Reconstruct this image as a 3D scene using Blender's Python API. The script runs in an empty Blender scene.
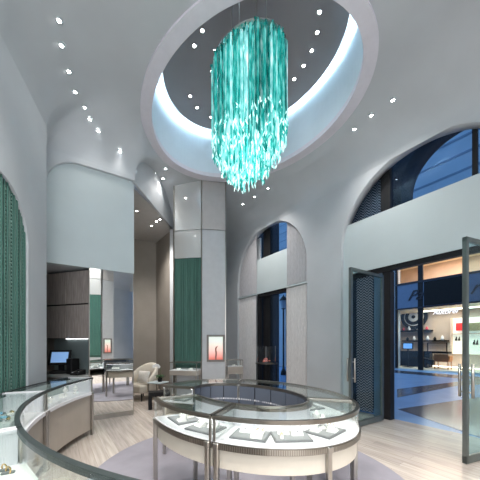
import bpy, bmesh, math, random
from mathutils import Vector, Matrix
random.seed(7)
S = bpy.context.scene
COL = S.collection
PI = math.pi
rad = math.radians
# ------------------------------------------------------------------ camera, world, exposure
cam_d = bpy.data.cameras.new('camera'); cam = bpy.data.objects.new('camera', cam_d); COL.objects.link(cam)
cam_d.sensor_width = 36.0; cam_d.lens = 36.0*263/480; cam_d.shift_y = 103/480
cam_d.clip_start = 0.02; cam_d.clip_end = 200
cam.location = (0, 0, 1.6); cam.rotation_euler = (rad(90), 0, 0)
S.camera = cam
wd = bpy.data.worlds.new('dusk_sky'); S.world = wd; wd.use_nodes = True
bg = wd.node_tree.nodes['Background']; bg.inputs[0].default_value = (0.17, 0.29, 0.47, 1); bg.inputs[1].default_value = 1.35
S.view_settings.view_transform = 'Standard'; S.view_settings.look = 'None'
S.view_settings.exposure = 1.05; S.view_settings.gamma = 1.0; S.view_settings.use_curve_mapping = False
S.cycles.max_bounces = 9; S.cycles.diffuse_bounces = 5; S.cycles.glossy_bounces = 4
S.cycles.transparent_max_bounces = 24; S.cycles.transmission_bounces = 6
S.cycles.caustics_reflective = False; S.cycles.caustics_refractive = False
S.cycles.sample_clamp_indirect = 6.0
S.cycles.use_denoising = True

SPOT_W = 165.0          # downlight power
SPOT_COL = (1.0, 0.95, 0.9)
COVE_E = 15.0          # cove strip emission
CASE_E = 2.2          # showcase strip emission
def area(name, loc, rot, sx, sy, energy, col):
    d = bpy.data.lights.new(name, 'AREA'); d.shape = 'RECTANGLE'; d.size = sx; d.size_y = sy; d.energy = energy; d.color = col
    o = bpy.data.objects.new(name, d); COL.objects.link(o); o.location = loc; o.rotation_euler = rot; return o
# unseen soft fill lamp added behind the camera to brighten upright surfaces
area('rear_fill_light', (0.6, -3.3, 3.0), (rad(97), 0, 0), 5.0, 3.6, 150, (0.90, 0.95, 1.0))

# ------------------------------------------------------------------ materials
MATS = {}
def nodes(name):
    m = bpy.data.materials.new(name); m.use_nodes = True
    nt = m.node_tree; return m, nt, nt.nodes, nt.links, nt.nodes['Principled BSDF']
def mat(name, col, rough=0.5, metal=0.0, noise=0.0, nscale=8.0, spec=0.5, stretch=(1,1,1), bump=0.0, coat=0.0):
    m, nt, N, L, b = nodes(name)
    b.inputs['Roughness'].default_value = rough; b.inputs['Metallic'].default_value = metal
    b.inputs['Specular IOR Level'].default_value = spec; b.inputs['Coat Weight'].default_value = coat
    tc = N.new('ShaderNodeTexCoord'); mp = N.new('ShaderNodeMapping'); mp.inputs['Scale'].default_value = stretch
    n = N.new('ShaderNodeTexNoise'); n.inputs['Scale'].default_value = nscale; n.inputs['Detail'].default_value = 4
    L.new(tc.outputs['Object'], mp.inputs[0]); L.new(mp.outputs[0], n.inputs['Vector'])
    r = N.new('ShaderNodeValToRGB'); c = Vector(col)
    r.color_ramp.elements[0].position = 0.3; r.color_ramp.elements[1].position = 0.7
    r.color_ramp.elements[0].color = (*[max(0, x*(1-noise)) for x in c], 1)
    r.color_ramp.elements[1].color = (*[min(1, x*(1+noise)) for x in c], 1)
    L.new(n.outputs['Fac'], r.inputs[0]); L.new(r.outputs[0], b.inputs['Base Color'])
    if bump:
        bp = N.new('ShaderNodeBump'); bp.inputs['Strength'].default_value = bump; bp.inputs['Distance'].default_value = 0.01
        L.new(n.outputs['Fac'], bp.inputs['Height']); L.new(bp.outputs[0], b.inputs['Normal'])
    MATS[name] = m; return m
def emis(name, col, st):
    m, nt, N, L, b = nodes(name)
    b.inputs['Base Color'].default_value = (*col, 1); b.inputs['Emission Color'].default_value = (*col, 1)
    b.inputs['Emission Strength'].default_value = st
    MATS[name] = m; return m
def glass(name, tint=(0.975, 0.985, 0.98), refl=1.0, ior=1.5):
    m, nt, N, L, b = nodes(name); N.remove(b)
    out = N['Material Output']; t = N.new('ShaderNodeBsdfTransparent'); t.inputs[0].default_value = (*tint, 1)
    g = N.new('ShaderNodeBsdfGlossy'); g.inputs['Roughness'].default_value = 0.02; g.inputs[0].default_value = (1, 1, 1, 1)
    lw_ = N.new('ShaderNodeLayerWeight'); lw_.inputs[0].default_value = 0.5; mx = N.new('ShaderNodeMixShader')
    pw = N.new('ShaderNodeMath'); pw.operation = 'POWER'; pw.inputs[1].default_value = 5.0
    ma = N.new('ShaderNodeMath'); ma.operation = 'MULTIPLY_ADD'; r0 = ((ior-1)/(ior+1))**2
    ma.inputs[1].default_value = (1-r0)*.5*refl; ma.inputs[2].default_value = r0*.5*refl; ma.use_clamp = True
    L.new(lw_.outputs['Facing'], pw.inputs[0]); L.new(pw.outputs[0], ma.inputs[0])
    L.new(ma.outputs[0], mx.inputs[0]); L.new(t.outputs[0], mx.inputs[1]); L.new(g.outputs[0], mx.inputs[2])
    L.new(mx.outputs[0], out.inputs[0])
    MATS[name] = m; return m

mat('plaster', (0.49, 0.515, 0.54), 0.55, noise=0.05, nscale=1.2, spec=0.3)
mat('rim_plaster', (0.68, 0.66, 0.72), 0.6, noise=0.03, spec=0.2)
mat('panel_white', (0.50, 0.565, 0.58), 0.45, noise=0.03, nscale=1.5, spec=0.4)
mat('drum_white', (0.62, 0.72, 0.78), 0.5, noise=0.06, nscale=1.4)
mat('disc_grey', (0.30, 0.29, 0.30), 0.35, noise=0.05, nscale=1)
mat('taupe_wall', (0.27, 0.245, 0.215), 0.6, noise=0.07, nscale=2)
mat('alcove_ceiling', (0.45, 0.44, 0.43), 0.6, noise=0.03)
mat('bronze', (0.29, 0.27, 0.24), 0.28, 1.0, noise=0.08, nscale=5)
mat('steel', (0.47, 0.45, 0.42), 0.3, 1.0, noise=0.06, nscale=5)
mat('dark_rail', (0.028, 0.036, 0.036), 0.35, 0.0, spec=0.3, noise=0.08, nscale=5)
mat('black_metal', (0.012, 0.012, 0.014), 0.55, 0.0, spec=0.25, noise=0.1)
mat('black', (0.01, 0.01, 0.011), 0.6, spec=0.2, noise=0.1)
mat('cream', (0.63, 0.575, 0.49), 0.5, noise=0.03, nscale=6)
mat('taupe_front', (0.43, 0.385, 0.335), 0.3, 0.2, noise=0.06, nscale=3)
mat('deck_white', (0.74, 0.735, 0.755), 0.4, noise=0.01)
mat('liner_white', (0.66, 0.66, 0.69), 0.35, noise=0.01)
mat('liner_green', (0.36, 0.42, 0.40), 0.4, noise=0.04)
mat('slate_panel', (0.085, 0.10, 0.13), 0.4, noise=0.05, nscale=3)
mat('tray_grey', (0.15, 0.155, 0.16), 0.5, noise=0.06)
mat('leatherette', (0.82, 0.80, 0.77), 0.55, noise=0.02)
mat('gold', (0.85, 0.58, 0.25), 0.2, 1.0, noise=0.05)
mat('silver', (0.75, 0.75, 0.78), 0.15, 1.0, noise=0.05)
mat('blue_stone', (0.25, 0.55, 0.75), 0.15, noise=0.1)
mat('red_stone', (0.6, 0.05, 0.08), 0.15, noise=0.1)
mat('pink', (0.80, 0.25, 0.2), 0.5, noise=0.12, nscale=20)
mat('cabinet_wood', (0.34, 0.295, 0.27), 0.45, noise=0.25, nscale=6, stretch=(6, 6, 0.6))
mat('splash', (0.22, 0.27, 0.27), 0.3, noise=0.03)
mat('counter_stone', (0.35, 0.36, 0.35), 0.2, noise=0.08)
mat('bead_green', (0.065, 0.165, 0.135), 0.4, 0.1, noise=0.22, nscale=9, stretch=(5, 5, 0.15))
mat('bead_light', (0.17, 0.27, 0.23), 0.35, 0.3, noise=0.15, nscale=30)
mat('bead_back', (0.035, 0.095, 0.075), 0.6, noise=0.15, nscale=5, stretch=(4, 4, 0.1))
mat('chain', (0.56, 0.55, 0.57), 0.45, 0.3, noise=0.14, nscale=30, stretch=(3, 3, 0.3))
mat('fabric_cream', (0.60, 0.555, 0.48), 0.85, noise=0.05, nscale=60, bump=0.2)
mat('pillow', (0.72, 0.69, 0.64), 0.85, noise=0.08, nscale=25, bump=0.2)
mat('leaf', (0.035, 0.10, 0.03), 0.5, noise=0.2)
mat('petal', (0.85, 0.83, 0.82), 0.5, noise=0.03)
mat('brown_wood', (0.42, 0.16, 0.05), 0.4, noise=0.15)
mat('granite', (0.05, 0.052, 0.065), 0.7, spec=0.2, noise=0.7, nscale=45)
mat('street_blue', (0.19, 0.35, 0.60), 0.22, noise=0.06, nscale=2)
mat('street_dark', (0.045, 0.06, 0.10), 0.16, noise=0.08, nscale=2)
mat('facade', (0.30, 0.36, 0.42), 0.6, noise=0.08, nscale=1)
mat('facade_dark', (0.12, 0.17, 0.24), 0.5, noise=0.1, nscale=1)
mat('shop_beige', (0.55, 0.43, 0.35), 0.6, noise=0.06, nscale=2)
mat('shop_cream', (0.85, 0.74, 0.56), 0.5, noise=0.03)
mat('sign_navy', (0.10, 0.16, 0.26), 0.3, noise=0.05)
mat('sign_ink', (0.006, 0.008, 0.02), 0.4, noise=0.05)
mat('shop_white', (0.85, 0.85, 0.85), 0.4, noise=0.01)
mat('red_box', (0.55, 0.03, 0.03), 0.4, noise=0.05)
mat('olive_box', (0.22, 0.18, 0.09), 0.4, noise=0.05)
mat('lamp_shade', (0.03, 0.035, 0.05), 0.6, noise=0.05)
emis('led_cool', (0.80, 0.92, 1.0), COVE_E)
emis('led_case', (0.98, 0.97, 1.0), CASE_E)
emis('led_green', (0.75, 1.0, 0.88), 4)
emis('sign_glow', (1, .97, .95), .45)
mat('frame_taupe', (0.17, 0.15, 0.135), 0.4, noise=0.05)
emis('led_warm', (1.0, 0.85, 0.65), 5)
emis('lens', (1.0, 0.98, 0.95), 25)
emis('screen_blue', (0.25, 0.45, 0.80), 0.22)
emis('shop_screen', (0.25, 0.5, 0.9), 0.45)
emis('vitrine_glow', (1.0, 0.9, 0.7), 0.45)
glass('glass'); glass('door_glass', (0.72, 0.84, 0.86)); glass('case_top', (0.94, 0.97, 0.96), ior=1.6)
glass('window_glass', (0.75, 0.85, 0.92))

# mirror
m, nt, N, L, b = nodes('mirror'); b.inputs['Metallic'].default_value = 1; b.inputs['Roughness'].default_value = 0.01
b.inputs['Base Color'].default_value = (0.88, 0.90, 0.90, 1); MATS['mirror'] = m
# polished column face
m, nt, N, L, b = nodes('polished'); b.inputs['Metallic'].default_value = 0.5; b.inputs['Roughness'].default_value = 0.08
b.inputs['Base Color'].default_value = (0.72, 0.73, 0.72, 1); MATS['polished'] = m
# crystal
def crystal(name, col, tcol, mixf, em):
    m, nt, N, L, b = nodes(name)
    out = N['Material Output']
    tc = N.new('ShaderNodeTexCoord'); mp = N.new('ShaderNodeMapping'); mp.inputs['Scale'].default_value = (14, 14, 3.2)
    no = N.new('ShaderNodeTexNoise'); no.inputs['Scale'].default_value = 1.6; no.inputs['Detail'].default_value = 3
    L.new(tc.outputs['Object'], mp.inputs[0]); L.new(mp.outputs[0], no.inputs['Vector'])
    r = N.new('ShaderNodeValToRGB'); e = r.color_ramp.elements
    e[0].position = 0.32; e[0].color = (col[0]*0.25, col[1]*0.45, col[2]*0.45, 1)
    e[1].position = 0.72; e[1].color = (min(1, col[0]*3.4+0.25), min(1, col[1]*1.7+0.15), min(1, col[2]*1.8+0.15), 1)
    k = e.new(0.5); k.color = (*col, 1)
    L.new(no.outputs['Fac'], r.inputs[0]); L.new(r.outputs[0], b.inputs['Base Color'])
    L.new(r.outputs[0], b.inputs['Emission Color']); b.inputs['Emission Strength'].default_value = em  # emission stands in for lamp light passing through the crystal
    b.inputs['Roughness'].default_value = 0.08
    t = N.new('ShaderNodeBsdfTransparent'); t.inputs[0].default_value = (*tcol, 1)
    mx = N.new('ShaderNodeMixShader'); mx.inputs[0].default_value = mixf
    L.new(t.outputs[0], mx.inputs[1]); L.new(b.outputs[0], mx.inputs[2]); L.new(mx.outputs[0], out.inputs[0])
    MATS[name] = m
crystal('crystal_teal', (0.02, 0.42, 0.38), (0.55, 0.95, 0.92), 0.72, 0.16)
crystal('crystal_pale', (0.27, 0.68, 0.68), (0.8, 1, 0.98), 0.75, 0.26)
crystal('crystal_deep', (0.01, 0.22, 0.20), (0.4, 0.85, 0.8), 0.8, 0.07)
# plank floor (planks run along the right wall)
RA = rad(-54.5)
def floor_mat():
    m, nt, N, L, b = nodes('plank_floor')
    tc = N.new('ShaderNodeTexCoord'); mp = N.new('ShaderNodeMapping'); mp.vector_type = 'POINT'
    mp.inputs['Rotation'].default_value = (0, 0, -RA)
    L.new(tc.outputs['Object'], mp.inputs[0])
    br = N.new('ShaderNodeTexBrick'); br.inputs['Scale'].default_value = 1.0
    br.inputs['Brick Width'].default_value = 1.6; br.inputs['Row Height'].default_value = 0.16
    br.inputs['Mortar Size'].default_value = 0.0015; br.offset = 0.37
    br.inputs['Color1'].default_value = (0.55, 0.495, 0.445, 1); br.inputs['Color2'].default_value = (0.44, 0.395, 0.36, 1)
    br.inputs['Mortar'].default_value = (0.27, 0.24, 0.21, 1)
    L.new(mp.outputs[0], br.inputs['Vector'])
    m2 = N.new('ShaderNodeMapping'); m2.inputs['Scale'].default_value = (0.9, 14, 1)
    L.new(mp.outputs[0], m2.inputs[0])
    no = N.new('ShaderNodeTexNoise'); no.inputs['Scale'].default_value = 1.8; no.inputs['Detail'].default_value = 5
    L.new(m2.outputs[0], no.inputs['Vector'])
    r = N.new('ShaderNodeValToRGB'); r.color_ramp.elements[0].position = 0.3; r.color_ramp.elements[1].position = 0.7
    r.color_ramp.elements[0].color = (0.78, 0.76, 0.74, 1); r.color_ramp.elements[1].color = (1.12, 1.1, 1.08, 1)
    L.new(no.outputs['Fac'], r.inputs[0])
    mx = N.new('ShaderNodeMix'); mx.data_type = 'RGBA'; mx.blend_type = 'MULTIPLY'; mx.inputs[0].default_value = 1
    L.new(br.outputs[0], mx.inputs[6]); L.new(r.outputs[0], mx.inputs[7]); L.new(mx.outputs[2], b.inputs['Base Color'])
    b.inputs['Roughness'].default_value = 0.22; b.inputs['Specular IOR Level'].default_value = 0.5
    MATS['plank_floor'] = m
floor_mat()
mat('rug', (0.27, 0.258, 0.29), 0.95, noise=0.10, nscale=2.5, spec=0.1)
# herringbone mesh
def herring():
    m, nt, N, L, b = nodes('herringbone')
    tc = N.new('ShaderNodeTexCoord'); mp = N.new('ShaderNodeMapping')
    mp.inputs['Rotation'].default_value = (0, 0, -RA); L.new(tc.outputs['Object'], mp.inputs[0])
    sx = N.new('ShaderNodeSeparateXYZ'); L.new(mp.outputs[0], sx.inputs[0])
    def mth(op, a, v=None, b_=None):
        n = N.new('ShaderNodeMath'); n.operation = op
        L.new(a, n.inputs[0])
        if b_ is not None: L.new(b_, n.inputs[1])
        elif v is not None: n.inputs[1].default_value = v
        return n.outputs[0]
    px = mth('PINGPONG', sx.outputs[0], 0.07)
    zz = mth('ADD', sx.outputs[2], None, px)
    w = mth('PINGPONG', zz, 0.03); gt = mth('GREATER_THAN', w, 0.019)
    mx = N.new('ShaderNodeMix'); mx.data_type = 'RGBA'
    mx.inputs[6].default_value = (0.02, 0.022, 0.03, 1); mx.inputs[7].default_value = (0.42, 0.34, 0.36, 1)
    L.new(gt, mx.inputs[0]); L.new(mx.outputs[2], b.inputs['Base Color']); b.inputs['Metallic'].default_value = 0.0
    b.inputs['Roughness'].default_value = 0.35
    MATS['herringbone'] = m
herring()
# poster of a figure on a pink ground, emitting faintly in its own colours
def poster():
    m, nt, N, L, b = nodes('poster')
    tc = N.new('ShaderNodeTexCoord'); s = N.new('ShaderNodeSeparateXYZ'); L.new(tc.outputs['Generated'], s.inputs[0])
    r = N.new('ShaderNodeValToRGB'); e = r.color_ramp.elements
    e[0].color = (0.75, 0.16, 0.12, 1); e[1].color = (0.85, 0.92, 0.84, 1); e[1].position = 0.85
    k = e.new(0.4); k.color = (1.0, 0.66, 0.58, 1)
    L.new(s.outputs[2], r.inputs[0]); L.new(r.outputs[0], b.inputs['Base Color'])
    L.new(r.outputs[0], b.inputs['Emission Color']); b.inputs['Emission Strength'].default_value = 0.22
    MATS['poster'] = m
poster()

# ------------------------------------------------------------------ mesh helper
class MB:
    def __init__(s): s.v = []; s.f = []; s.sm = []
    def add(s, vs, fs, smooth=False):
        o = len(s.v); s.v += [tuple(v) for v in vs]
        for f in fs: s.f.append([o+i for i in f]); s.sm.append(smooth)
        return s
    def box(s, c, d, rz=0.0, rx=0.0, ry=0.0, bev=0.0):
        M = Matrix.Rotation(rz, 3, 'Z') @ Matrix.Rotation(ry, 3, 'Y') @ Matrix.Rotation(rx, 3, 'X'); c = Vector(c)
        hx, hy, hz = d[0]/2, d[1]/2, d[2]/2
        if bev <= 0:
            vs = [c + M @ Vector((x*hx, y*hy, z*hz)) for z in (-1, 1) for y in (-1, 1) for x in (-1, 1)]
            return s.add(vs, [(0,2,3,1),(4,5,7,6),(0,1,5,4),(2,6,7,3),(0,4,6,2),(1,3,7,5)])
        # bevelled: rounded outline with three stacked rings
        k = min(bev, hx*.99, hy*.99, hz*.99); rings = []
        def ring(ins, z):
            a, b_ = hx-ins, hy-ins; q = k
            pts = [(a-q, -b_), (a, -b_+q), (a, b_-q), (a-q, b_), (-a+q, b_), (-a, b_-q), (-a, -b_+q), (-a+q, -b_)]
            return [c + M @ Vector((x, y, z)) for x, y in pts]
        k2 = k*0.4
        R4 = [ring(k2*1.2, -hz), ring(0, -hz+k), ring(0, hz-k), ring(k2*1.2, hz)]
        vs = sum(R4, []); fs = []
        for i in range(3):
            for j in range(8): fs.append((i*8+j, i*8+(j+1) % 8, (i+1)*8+(j+1) % 8, (i+1)*8+j))
        fs.append(tuple(range(7, -1, -1))); fs.append(tuple(range(24, 32)))
        return s.add(vs, fs)
    def prism(s, poly, z0, z1):
        n = len(poly); vs = [(x, y, z0) for x, y in poly] + [(x, y, z1) for x, y in poly]
        fs = [(i, (i+1) % n, n+(i+1) % n, n+i) for i in range(n)] + [tuple(range(n-1, -1, -1)), tuple(range(n, 2*n))]
        return s.add(vs, fs)
    def tube(s, pts, r, n=8, cap=True, smooth=True, radii=None):
        pts = [Vector(p) for p in pts]; vs = []
        for i, p in enumerate(pts):
            d = (pts[min(i+1, len(pts)-1)] - pts[max(i-1, 0)]).normalized()
            a = Vector((0, 0, 1)) if abs(d.z) < 0.9 else Vector((1, 0, 0))
            u = d.cross(a).normalized(); w = d.cross(u); rr = radii[i] if radii else r
            for j in range(n):
                t = 2*PI*j/n; vs.append(p + (u*math.cos(t) + w*math.sin(t))*rr)
        fs = []
        for i in range(len(pts)-1):
            for j in range(n): fs.append((i*n+j, (i+1)*n+j, (i+1)*n+(j+1) % n, i*n+(j+1) % n))
        s.add(vs, fs, smooth)
        if cap:
            o = len(s.v)-len(vs); s.f.append([o+j for j in range(n)]); s.sm.append(False)
            s.f.append([o+(len(pts)-1)*n+j for j in range(n-1, -1, -1)]); s.sm.append(False)
        return s
    def lathe(s, prof, c=(0, 0, 0), n=20, smooth=True, close=False):
        vs = []; m_ = len(prof)
        for r, z in prof:
            for j in range(n): t = 2*PI*j/n; vs.append((c[0]+r*math.cos(t), c[1]+r*math.sin(t), c[2]+z))
        fs = []
        for i in range(m_-1 if not close else m_):
            for j in range(n):
                a = i*n; b_ = ((i+1) % m_)*n; fs.append((a+j, a+(j+1) % n, b_+(j+1) % n, b_+j))
        return s.add(vs, fs, smooth)
    def ball(s, c, r, sc=(1, 1, 1), n=10):
        vs = []; m_ = max(4, n//2)
        for i in range(m_+1):
            p = PI*i/m_
            for j in range(n):
                t = 2*PI*j/n
                vs.append((c[0]+r*sc[0]*math.sin(p)*math.cos(t), c[1]+r*sc[1]*math.sin(p)*math.sin(t), c[2]+r*sc[2]*math.cos(p)))
        fs = [(i*n+j, (i+1)*n+j, (i+1)*n+(j+1) % n, i*n+(j+1) % n) for i in range(m_) for j in range(n)]
        return s.add(vs, fs, True)
    def torus(s, c, R, r, axis='z', n=20, m_=8, rz=0):
        vs = []; M = Matrix.Rotation(rz, 3, 'Z')
        for i in range(n):
            t = 2*PI*i/n
            for j in range(m_):
                p = 2*PI*j/m_; q = R + r*math.cos(p)
                if axis == 'z': v = Vector((q*math.cos(t), q*math.sin(t), r*math.sin(p)))
                else: v = Vector((q*math.cos(t), r*math.sin(p), q*math.sin(t)))
                vs.append(Vector(c) + M @ v)
        fs = [(i*m_+j, ((i+1) % n)*m_+j, ((i+1) % n)*m_+(j+1) % m_, i*m_+(j+1) % m_) for i in range(n) for j in range(m_)]
        return s.add(vs, fs, True)
    def build(s, name, mt, parent=None, fix=True):
        me = bpy.data.meshes.new(name); me.from_pydata([tuple(v) for v in s.v], [], s.f); me.update()
        for p, q in zip(me.polygons, s.sm): p.use_smooth = q
        if fix:
            bm = bmesh.new(); bm.from_mesh(me); bmesh.ops.remove_doubles(bm, verts=bm.verts, dist=1e-5)
            bmesh.ops.recalc_face_normals(bm, faces=bm.faces); bm.to_mesh(me); bm.free()
        me.materials.append(MATS[mt] if isinstance(mt, str) else mt)
        o = bpy.data.objects.new(name, me); COL.objects.link(o)
        if parent is not None:
            o.parent = parent; o.matrix_parent_inverse = WM(parent).inverted()
        return o
def WM(o):
    M = Matrix.LocRotScale(o.location, o.rotation_euler, o.scale)
    return WM(o.parent) @ o.matrix_parent_inverse @ M if o.parent else M
def thing(name, label, cat, loc=(0, 0, 0), rz=0.0, group=None):
    o = bpy.data.objects.new(name, None); COL.objects.link(o); o.location = loc; o.rotation_euler = (0, 0, rz)
    o.empty_display_size = 0.1
    return tag(o, label, cat, group)
def tag(o, label, cat, group=None, kind=None):
    o['label'] = label; o['category'] = cat
    if group: o['group'] = group
    if kind: o['kind'] = kind
    return o
def struct(o, label=None):
    o['kind'] = 'structure'
    if label: o['label'] = label; o['category'] = 'room structure'
    return o
def copy_tree(o, parent=None):
    c = o.copy(); COL.objects.link(c)
    if parent is not None: c.parent = parent
    for ch in list(o.children): copy_tree(ch, c)
    return c
# room frame: a runs along the right wall (towards the right of the photo), c runs towards the right wall
UA = Vector((0.581, -0.814)); UC = Vector((0.814, 0.581))
def R(a, c): v = UA*a + UC*c; return (v.x, v.y)
def R3(a, c, z): v = UA*a + UC*c; return (v.x, v.y, z)
def rbox(mb, a0, a1, c0, c1, z0, z1): return mb.box(R3((a0+a1)/2, (c0+c1)/2, (z0+z1)/2), (a1-a0, c1-c0, z1-z0), RA)

# ------------------------------------------------------------------ room outline
CW = 5.548
def right_c(a): return R(a, CW)
BOUND = [right_c(4.0*1.6), right_c(-9.35), (-2.09, 8.2), (-2.33, 5.82), (-3.67, 4.98), (-3.31, 4.50), (-2.87, 3.16),
         (-2.70, 2.3), (-2.62, 1.0), (-2.62, -3.6)]
BOUND.append((right_c(6.4)[0], -3.6))
SKIP = 2        # the side open towards the lounge alcove
OC = Vector((0.10, 5.20)); OA, OB, OR_ = 2.37, 1.81, rad(137.8)
def seg_d(p, a, b):
    a = Vector(a); b = Vector(b); p = Vector(p); ab = b-a; t = max(0, min(1, (p-a).dot(ab)/ab.dot(ab)))
    return (p-(a+ab*t)).length
def ceil_z(x, y):
    d = min(seg_d((x, y), BOUND[i], BOUND[(i+1) % len(BOUND)]) for i in range(len(BOUND)) if i != SKIP)
    Rc = 1.35; t = 1-min(d/Rc, 1.0)
    return 6.10 - 0.80*(1-math.sqrt(max(0, 1-t*t)))
def ell(c, a, b, rot, t, k=1.0):
    x, y = a*math.cos(t)*k, b*math.sin(t)*k
    return Vector((c[0]+x*math.cos(rot)-y*math.sin(rot), c[1]+x*math.sin(rot)+y*math.cos(rot)))

# floor
mb = MB(); mb.prism([(-6, -4.2), (9.5, -4.2), (9.5, 0)] + [R(-1, CW+0.32), R(-11, CW+0.32)] + [(-6, 12)], -0.12, 0.0)
struct(mb.build('floor', 'plank_floor'))
# ceiling: rays from the oval opening out to the room outline
def hit(p, d):
    best = None
    for i in range(len(BOUND)):
        a = Vector(BOUND[i]); b = Vector(BOUND[(i+1) % len(BOUND)]); e = b-a
        den = d.x*e.y-d.y*e.x
        if abs(den) < 1e-9: continue
        w = a-p; t = (w.x*e.y-w.y*e.x)/den; u = (w.x*d.y-w.y*d.x)/den
        if t > 0 and -1e-6 <= u <= 1+1e-6 and (best is None or t < best): best = t
    return best
angs = [2*PI*i/220 for i in range(220)]
for q in BOUND:
    v = Vector(q)-OC; angs.append(math.atan2(v.y, v.x) % (2*PI))
angs = sorted(set(round(a, 6) for a in angs))
prof = [0, .15, .3, .45, .55, .63, .7, .76, .81, .86, .9, .935, .965, .985, 1.0]
vs = []; fs = []
for a in angs:
    d = Vector((math.cos(a), math.sin(a)))
    # start on the oval
    c_, s_ = math.cos(OR_), math.sin(OR_); lx, ly = d.x*c_+d.y*s_, -d.x*s_+d.y*c_
    r0 = 1/math.sqrt((lx/(OA-0.03))**2+(ly/(OB-0.03))**2); r1 = hit(OC, d)
    for k in prof:
        p = OC + d*(r0+(r1-r0)*k); vs.append((p.x, p.y, ceil_z(p.x, p.y) if k else 6.1))
n = len(angs); k = len(prof)
for i in range(n):
    for j in range(k-1): fs.append((i*k+j, ((i+1) % n)*k+j, ((i+1) % n)*k+j+1, i*k+j+1))
mb = MB(); mb.add(vs, fs, True); struct(mb.build('ceiling', 'plaster'))
# oculus rim, drum and upper disc
NE = 96
def eband(c, a, b, rot, w0, w1, z0, z1, name, mt, parent=None):
    mb = MB(); vs = []
    for i in range(NE):
        t = 2*PI*i/NE
        for w, z in ((w0, z0), (w1, z0), (w1, z1), (w0, z1)):
            p = ell(c, a-w, b-w, rot, t); vs.append((p.x, p.y, z))
    fs = [(i*4+j, ((i+1) % NE)*4+j, ((i+1) % NE)*4+(j+1) % 4, i*4+(j+1) % 4) for i in range(NE) for j in range(4)]
    mb.add(vs, fs, False); return mb.build(name, mt, parent)
struct(eband(OC, OA, OB, OR_, 0.0, 0.21, 6.06, 6.16, 'trim_1', 'rim_plaster'))
struct(eband(OC, OA-0.21, OB-0.21, OR_, -0.10, -0.02, 6.14, 7.42, 'wall_oculus', 'drum_white'))
mb = MB(); mb.prism([tuple(ell(OC, OA-0.1, OB-0.1, OR_, 2*PI*i/NE)) for i in range(NE)], 7.40, 7.5)
struct(mb.build('ceiling_oculus', 'drum_white'))
DC = (0.13, 5.2); DA, DB, DR = 1.95, 1.44, rad(139)
mb = MB(); mb.prism([tuple(ell(DC, DA, DB, DR, 2*PI*i/NE)) for i in range(NE)], 7.15, 7.22)
mb.prism([tuple(ell(DC, DA-0.3, DB-0.3, DR, 2*PI*i/NE)) for i in range(NE)], 7.22, 7.40)
struct(mb.build('ceiling_disc', 'disc_grey'))
led = eband(DC, DA-0.04, DB-0.04, DR, 0.0, 0.05, 7.23, 7.26, 'cove_light_strip', 'led_cool')
tag(led, 'pale blue-white cove light strip running round the hidden top edge of the grey oval disc', 'light strip')

# ------------------------------------------------------------------ walls
def arch_top(op, a):
    c, Rr, zc = op[0], op[1], op[2]
    if op[3] == 'arch':
        return zc + math.sqrt(max(0, Rr*Rr-(a-c)**2))
    hw, zt, r = Rr, zc, op[4]                  # rounded rectangle
    x = abs(a-c)
    return zt if x < hw-r else zt-r+math.sqrt(max(0, r*r-(x-(hw-r))**2))
def arch_wall(name, fn, a0, a1, z1, ops, th, mt, z0=0.0):
    """fn(a, depth) -> (x, y); ops: (centre, half width, z, kind, r)"""
    xs = {a0, a1}
    n = int((a1-a0)/0.5)+1
    for i in range(n+1): xs.add(a0+(a1-a0)*i/n)
    for op in ops:
        hw = op[1]
        for i in range(49):
            xs.add(op[0]-hw*math.cos(PI*i/48))
    xs = sorted(x for x in xs if a0-1e-9 <= x <= a1+1e-9)
    mb = MB()
    def quadcol(x0, x1, zl0, zl1, zh):
        for dd in (0, th):
            mb.add([(*fn(x0, dd), zl0), (*fn(x1, dd), zl1), (*fn(x1, dd), zh), (*fn(x0, dd), zh)], [(0, 1, 2, 3) if dd == 0 else (3, 2, 1, 0)])
    for x0, x1 in zip(xs[:-1], xs[1:]):
        if x1-x0 < 1e-6: continue
        xm = (x0+x1)/2; op = next((o for o in ops if abs(xm-o[0]) < o[1]), None)
        if op is None: quadcol(x0, x1, z0, z0, z1)
        else:
            za, zb = arch_top(op, x0), arch_top(op, x1); quadcol(x0, x1, za, zb, z1)
            mb.add([(*fn(x0, 0), za), (*fn(x1, 0), zb), (*fn(x1, th), zb), (*fn(x0, th), za)], [(3, 2, 1, 0)], True)
    for op in ops:
        for sgn in (-1, 1):
            x = op[0]+sgn*op[1]
            if a0 <= x <= a1:
                mb.add([(*fn(x, 0), z0), (*fn(x, 0), arch_top(op, x)), (*fn(x, th), arch_top(op, x)), (*fn(x, th), z0)], [(0, 1, 2, 3)])
    for x in (a0, a1):
        op = next((o for o in ops if abs(x-o[0]) < o[1]), None)
        zb_ = arch_top(op, x) if op else z0
        mb.add([(*fn(x, 0), zb_), (*fn(x, 0), z1), (*fn(x, th), z1), (*fn(x, th), zb_)], [(0, 1, 2, 3)])
    return mb.build(name, mt)
A1, A2, A0 = -2.057, -6.307, 2.19
AR, AZ = 1.62, 3.76
wfn = lambda a, d: R(a, CW+d)
struct(arch_wall('wall_right', wfn, -9.6, 6.8, 5.6, [(A1, AR, AZ, 'arch'), (A2, AR, AZ, 'arch'), (A0, AR, AZ, 'arch')], 0.22, 'plaster'))
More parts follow.
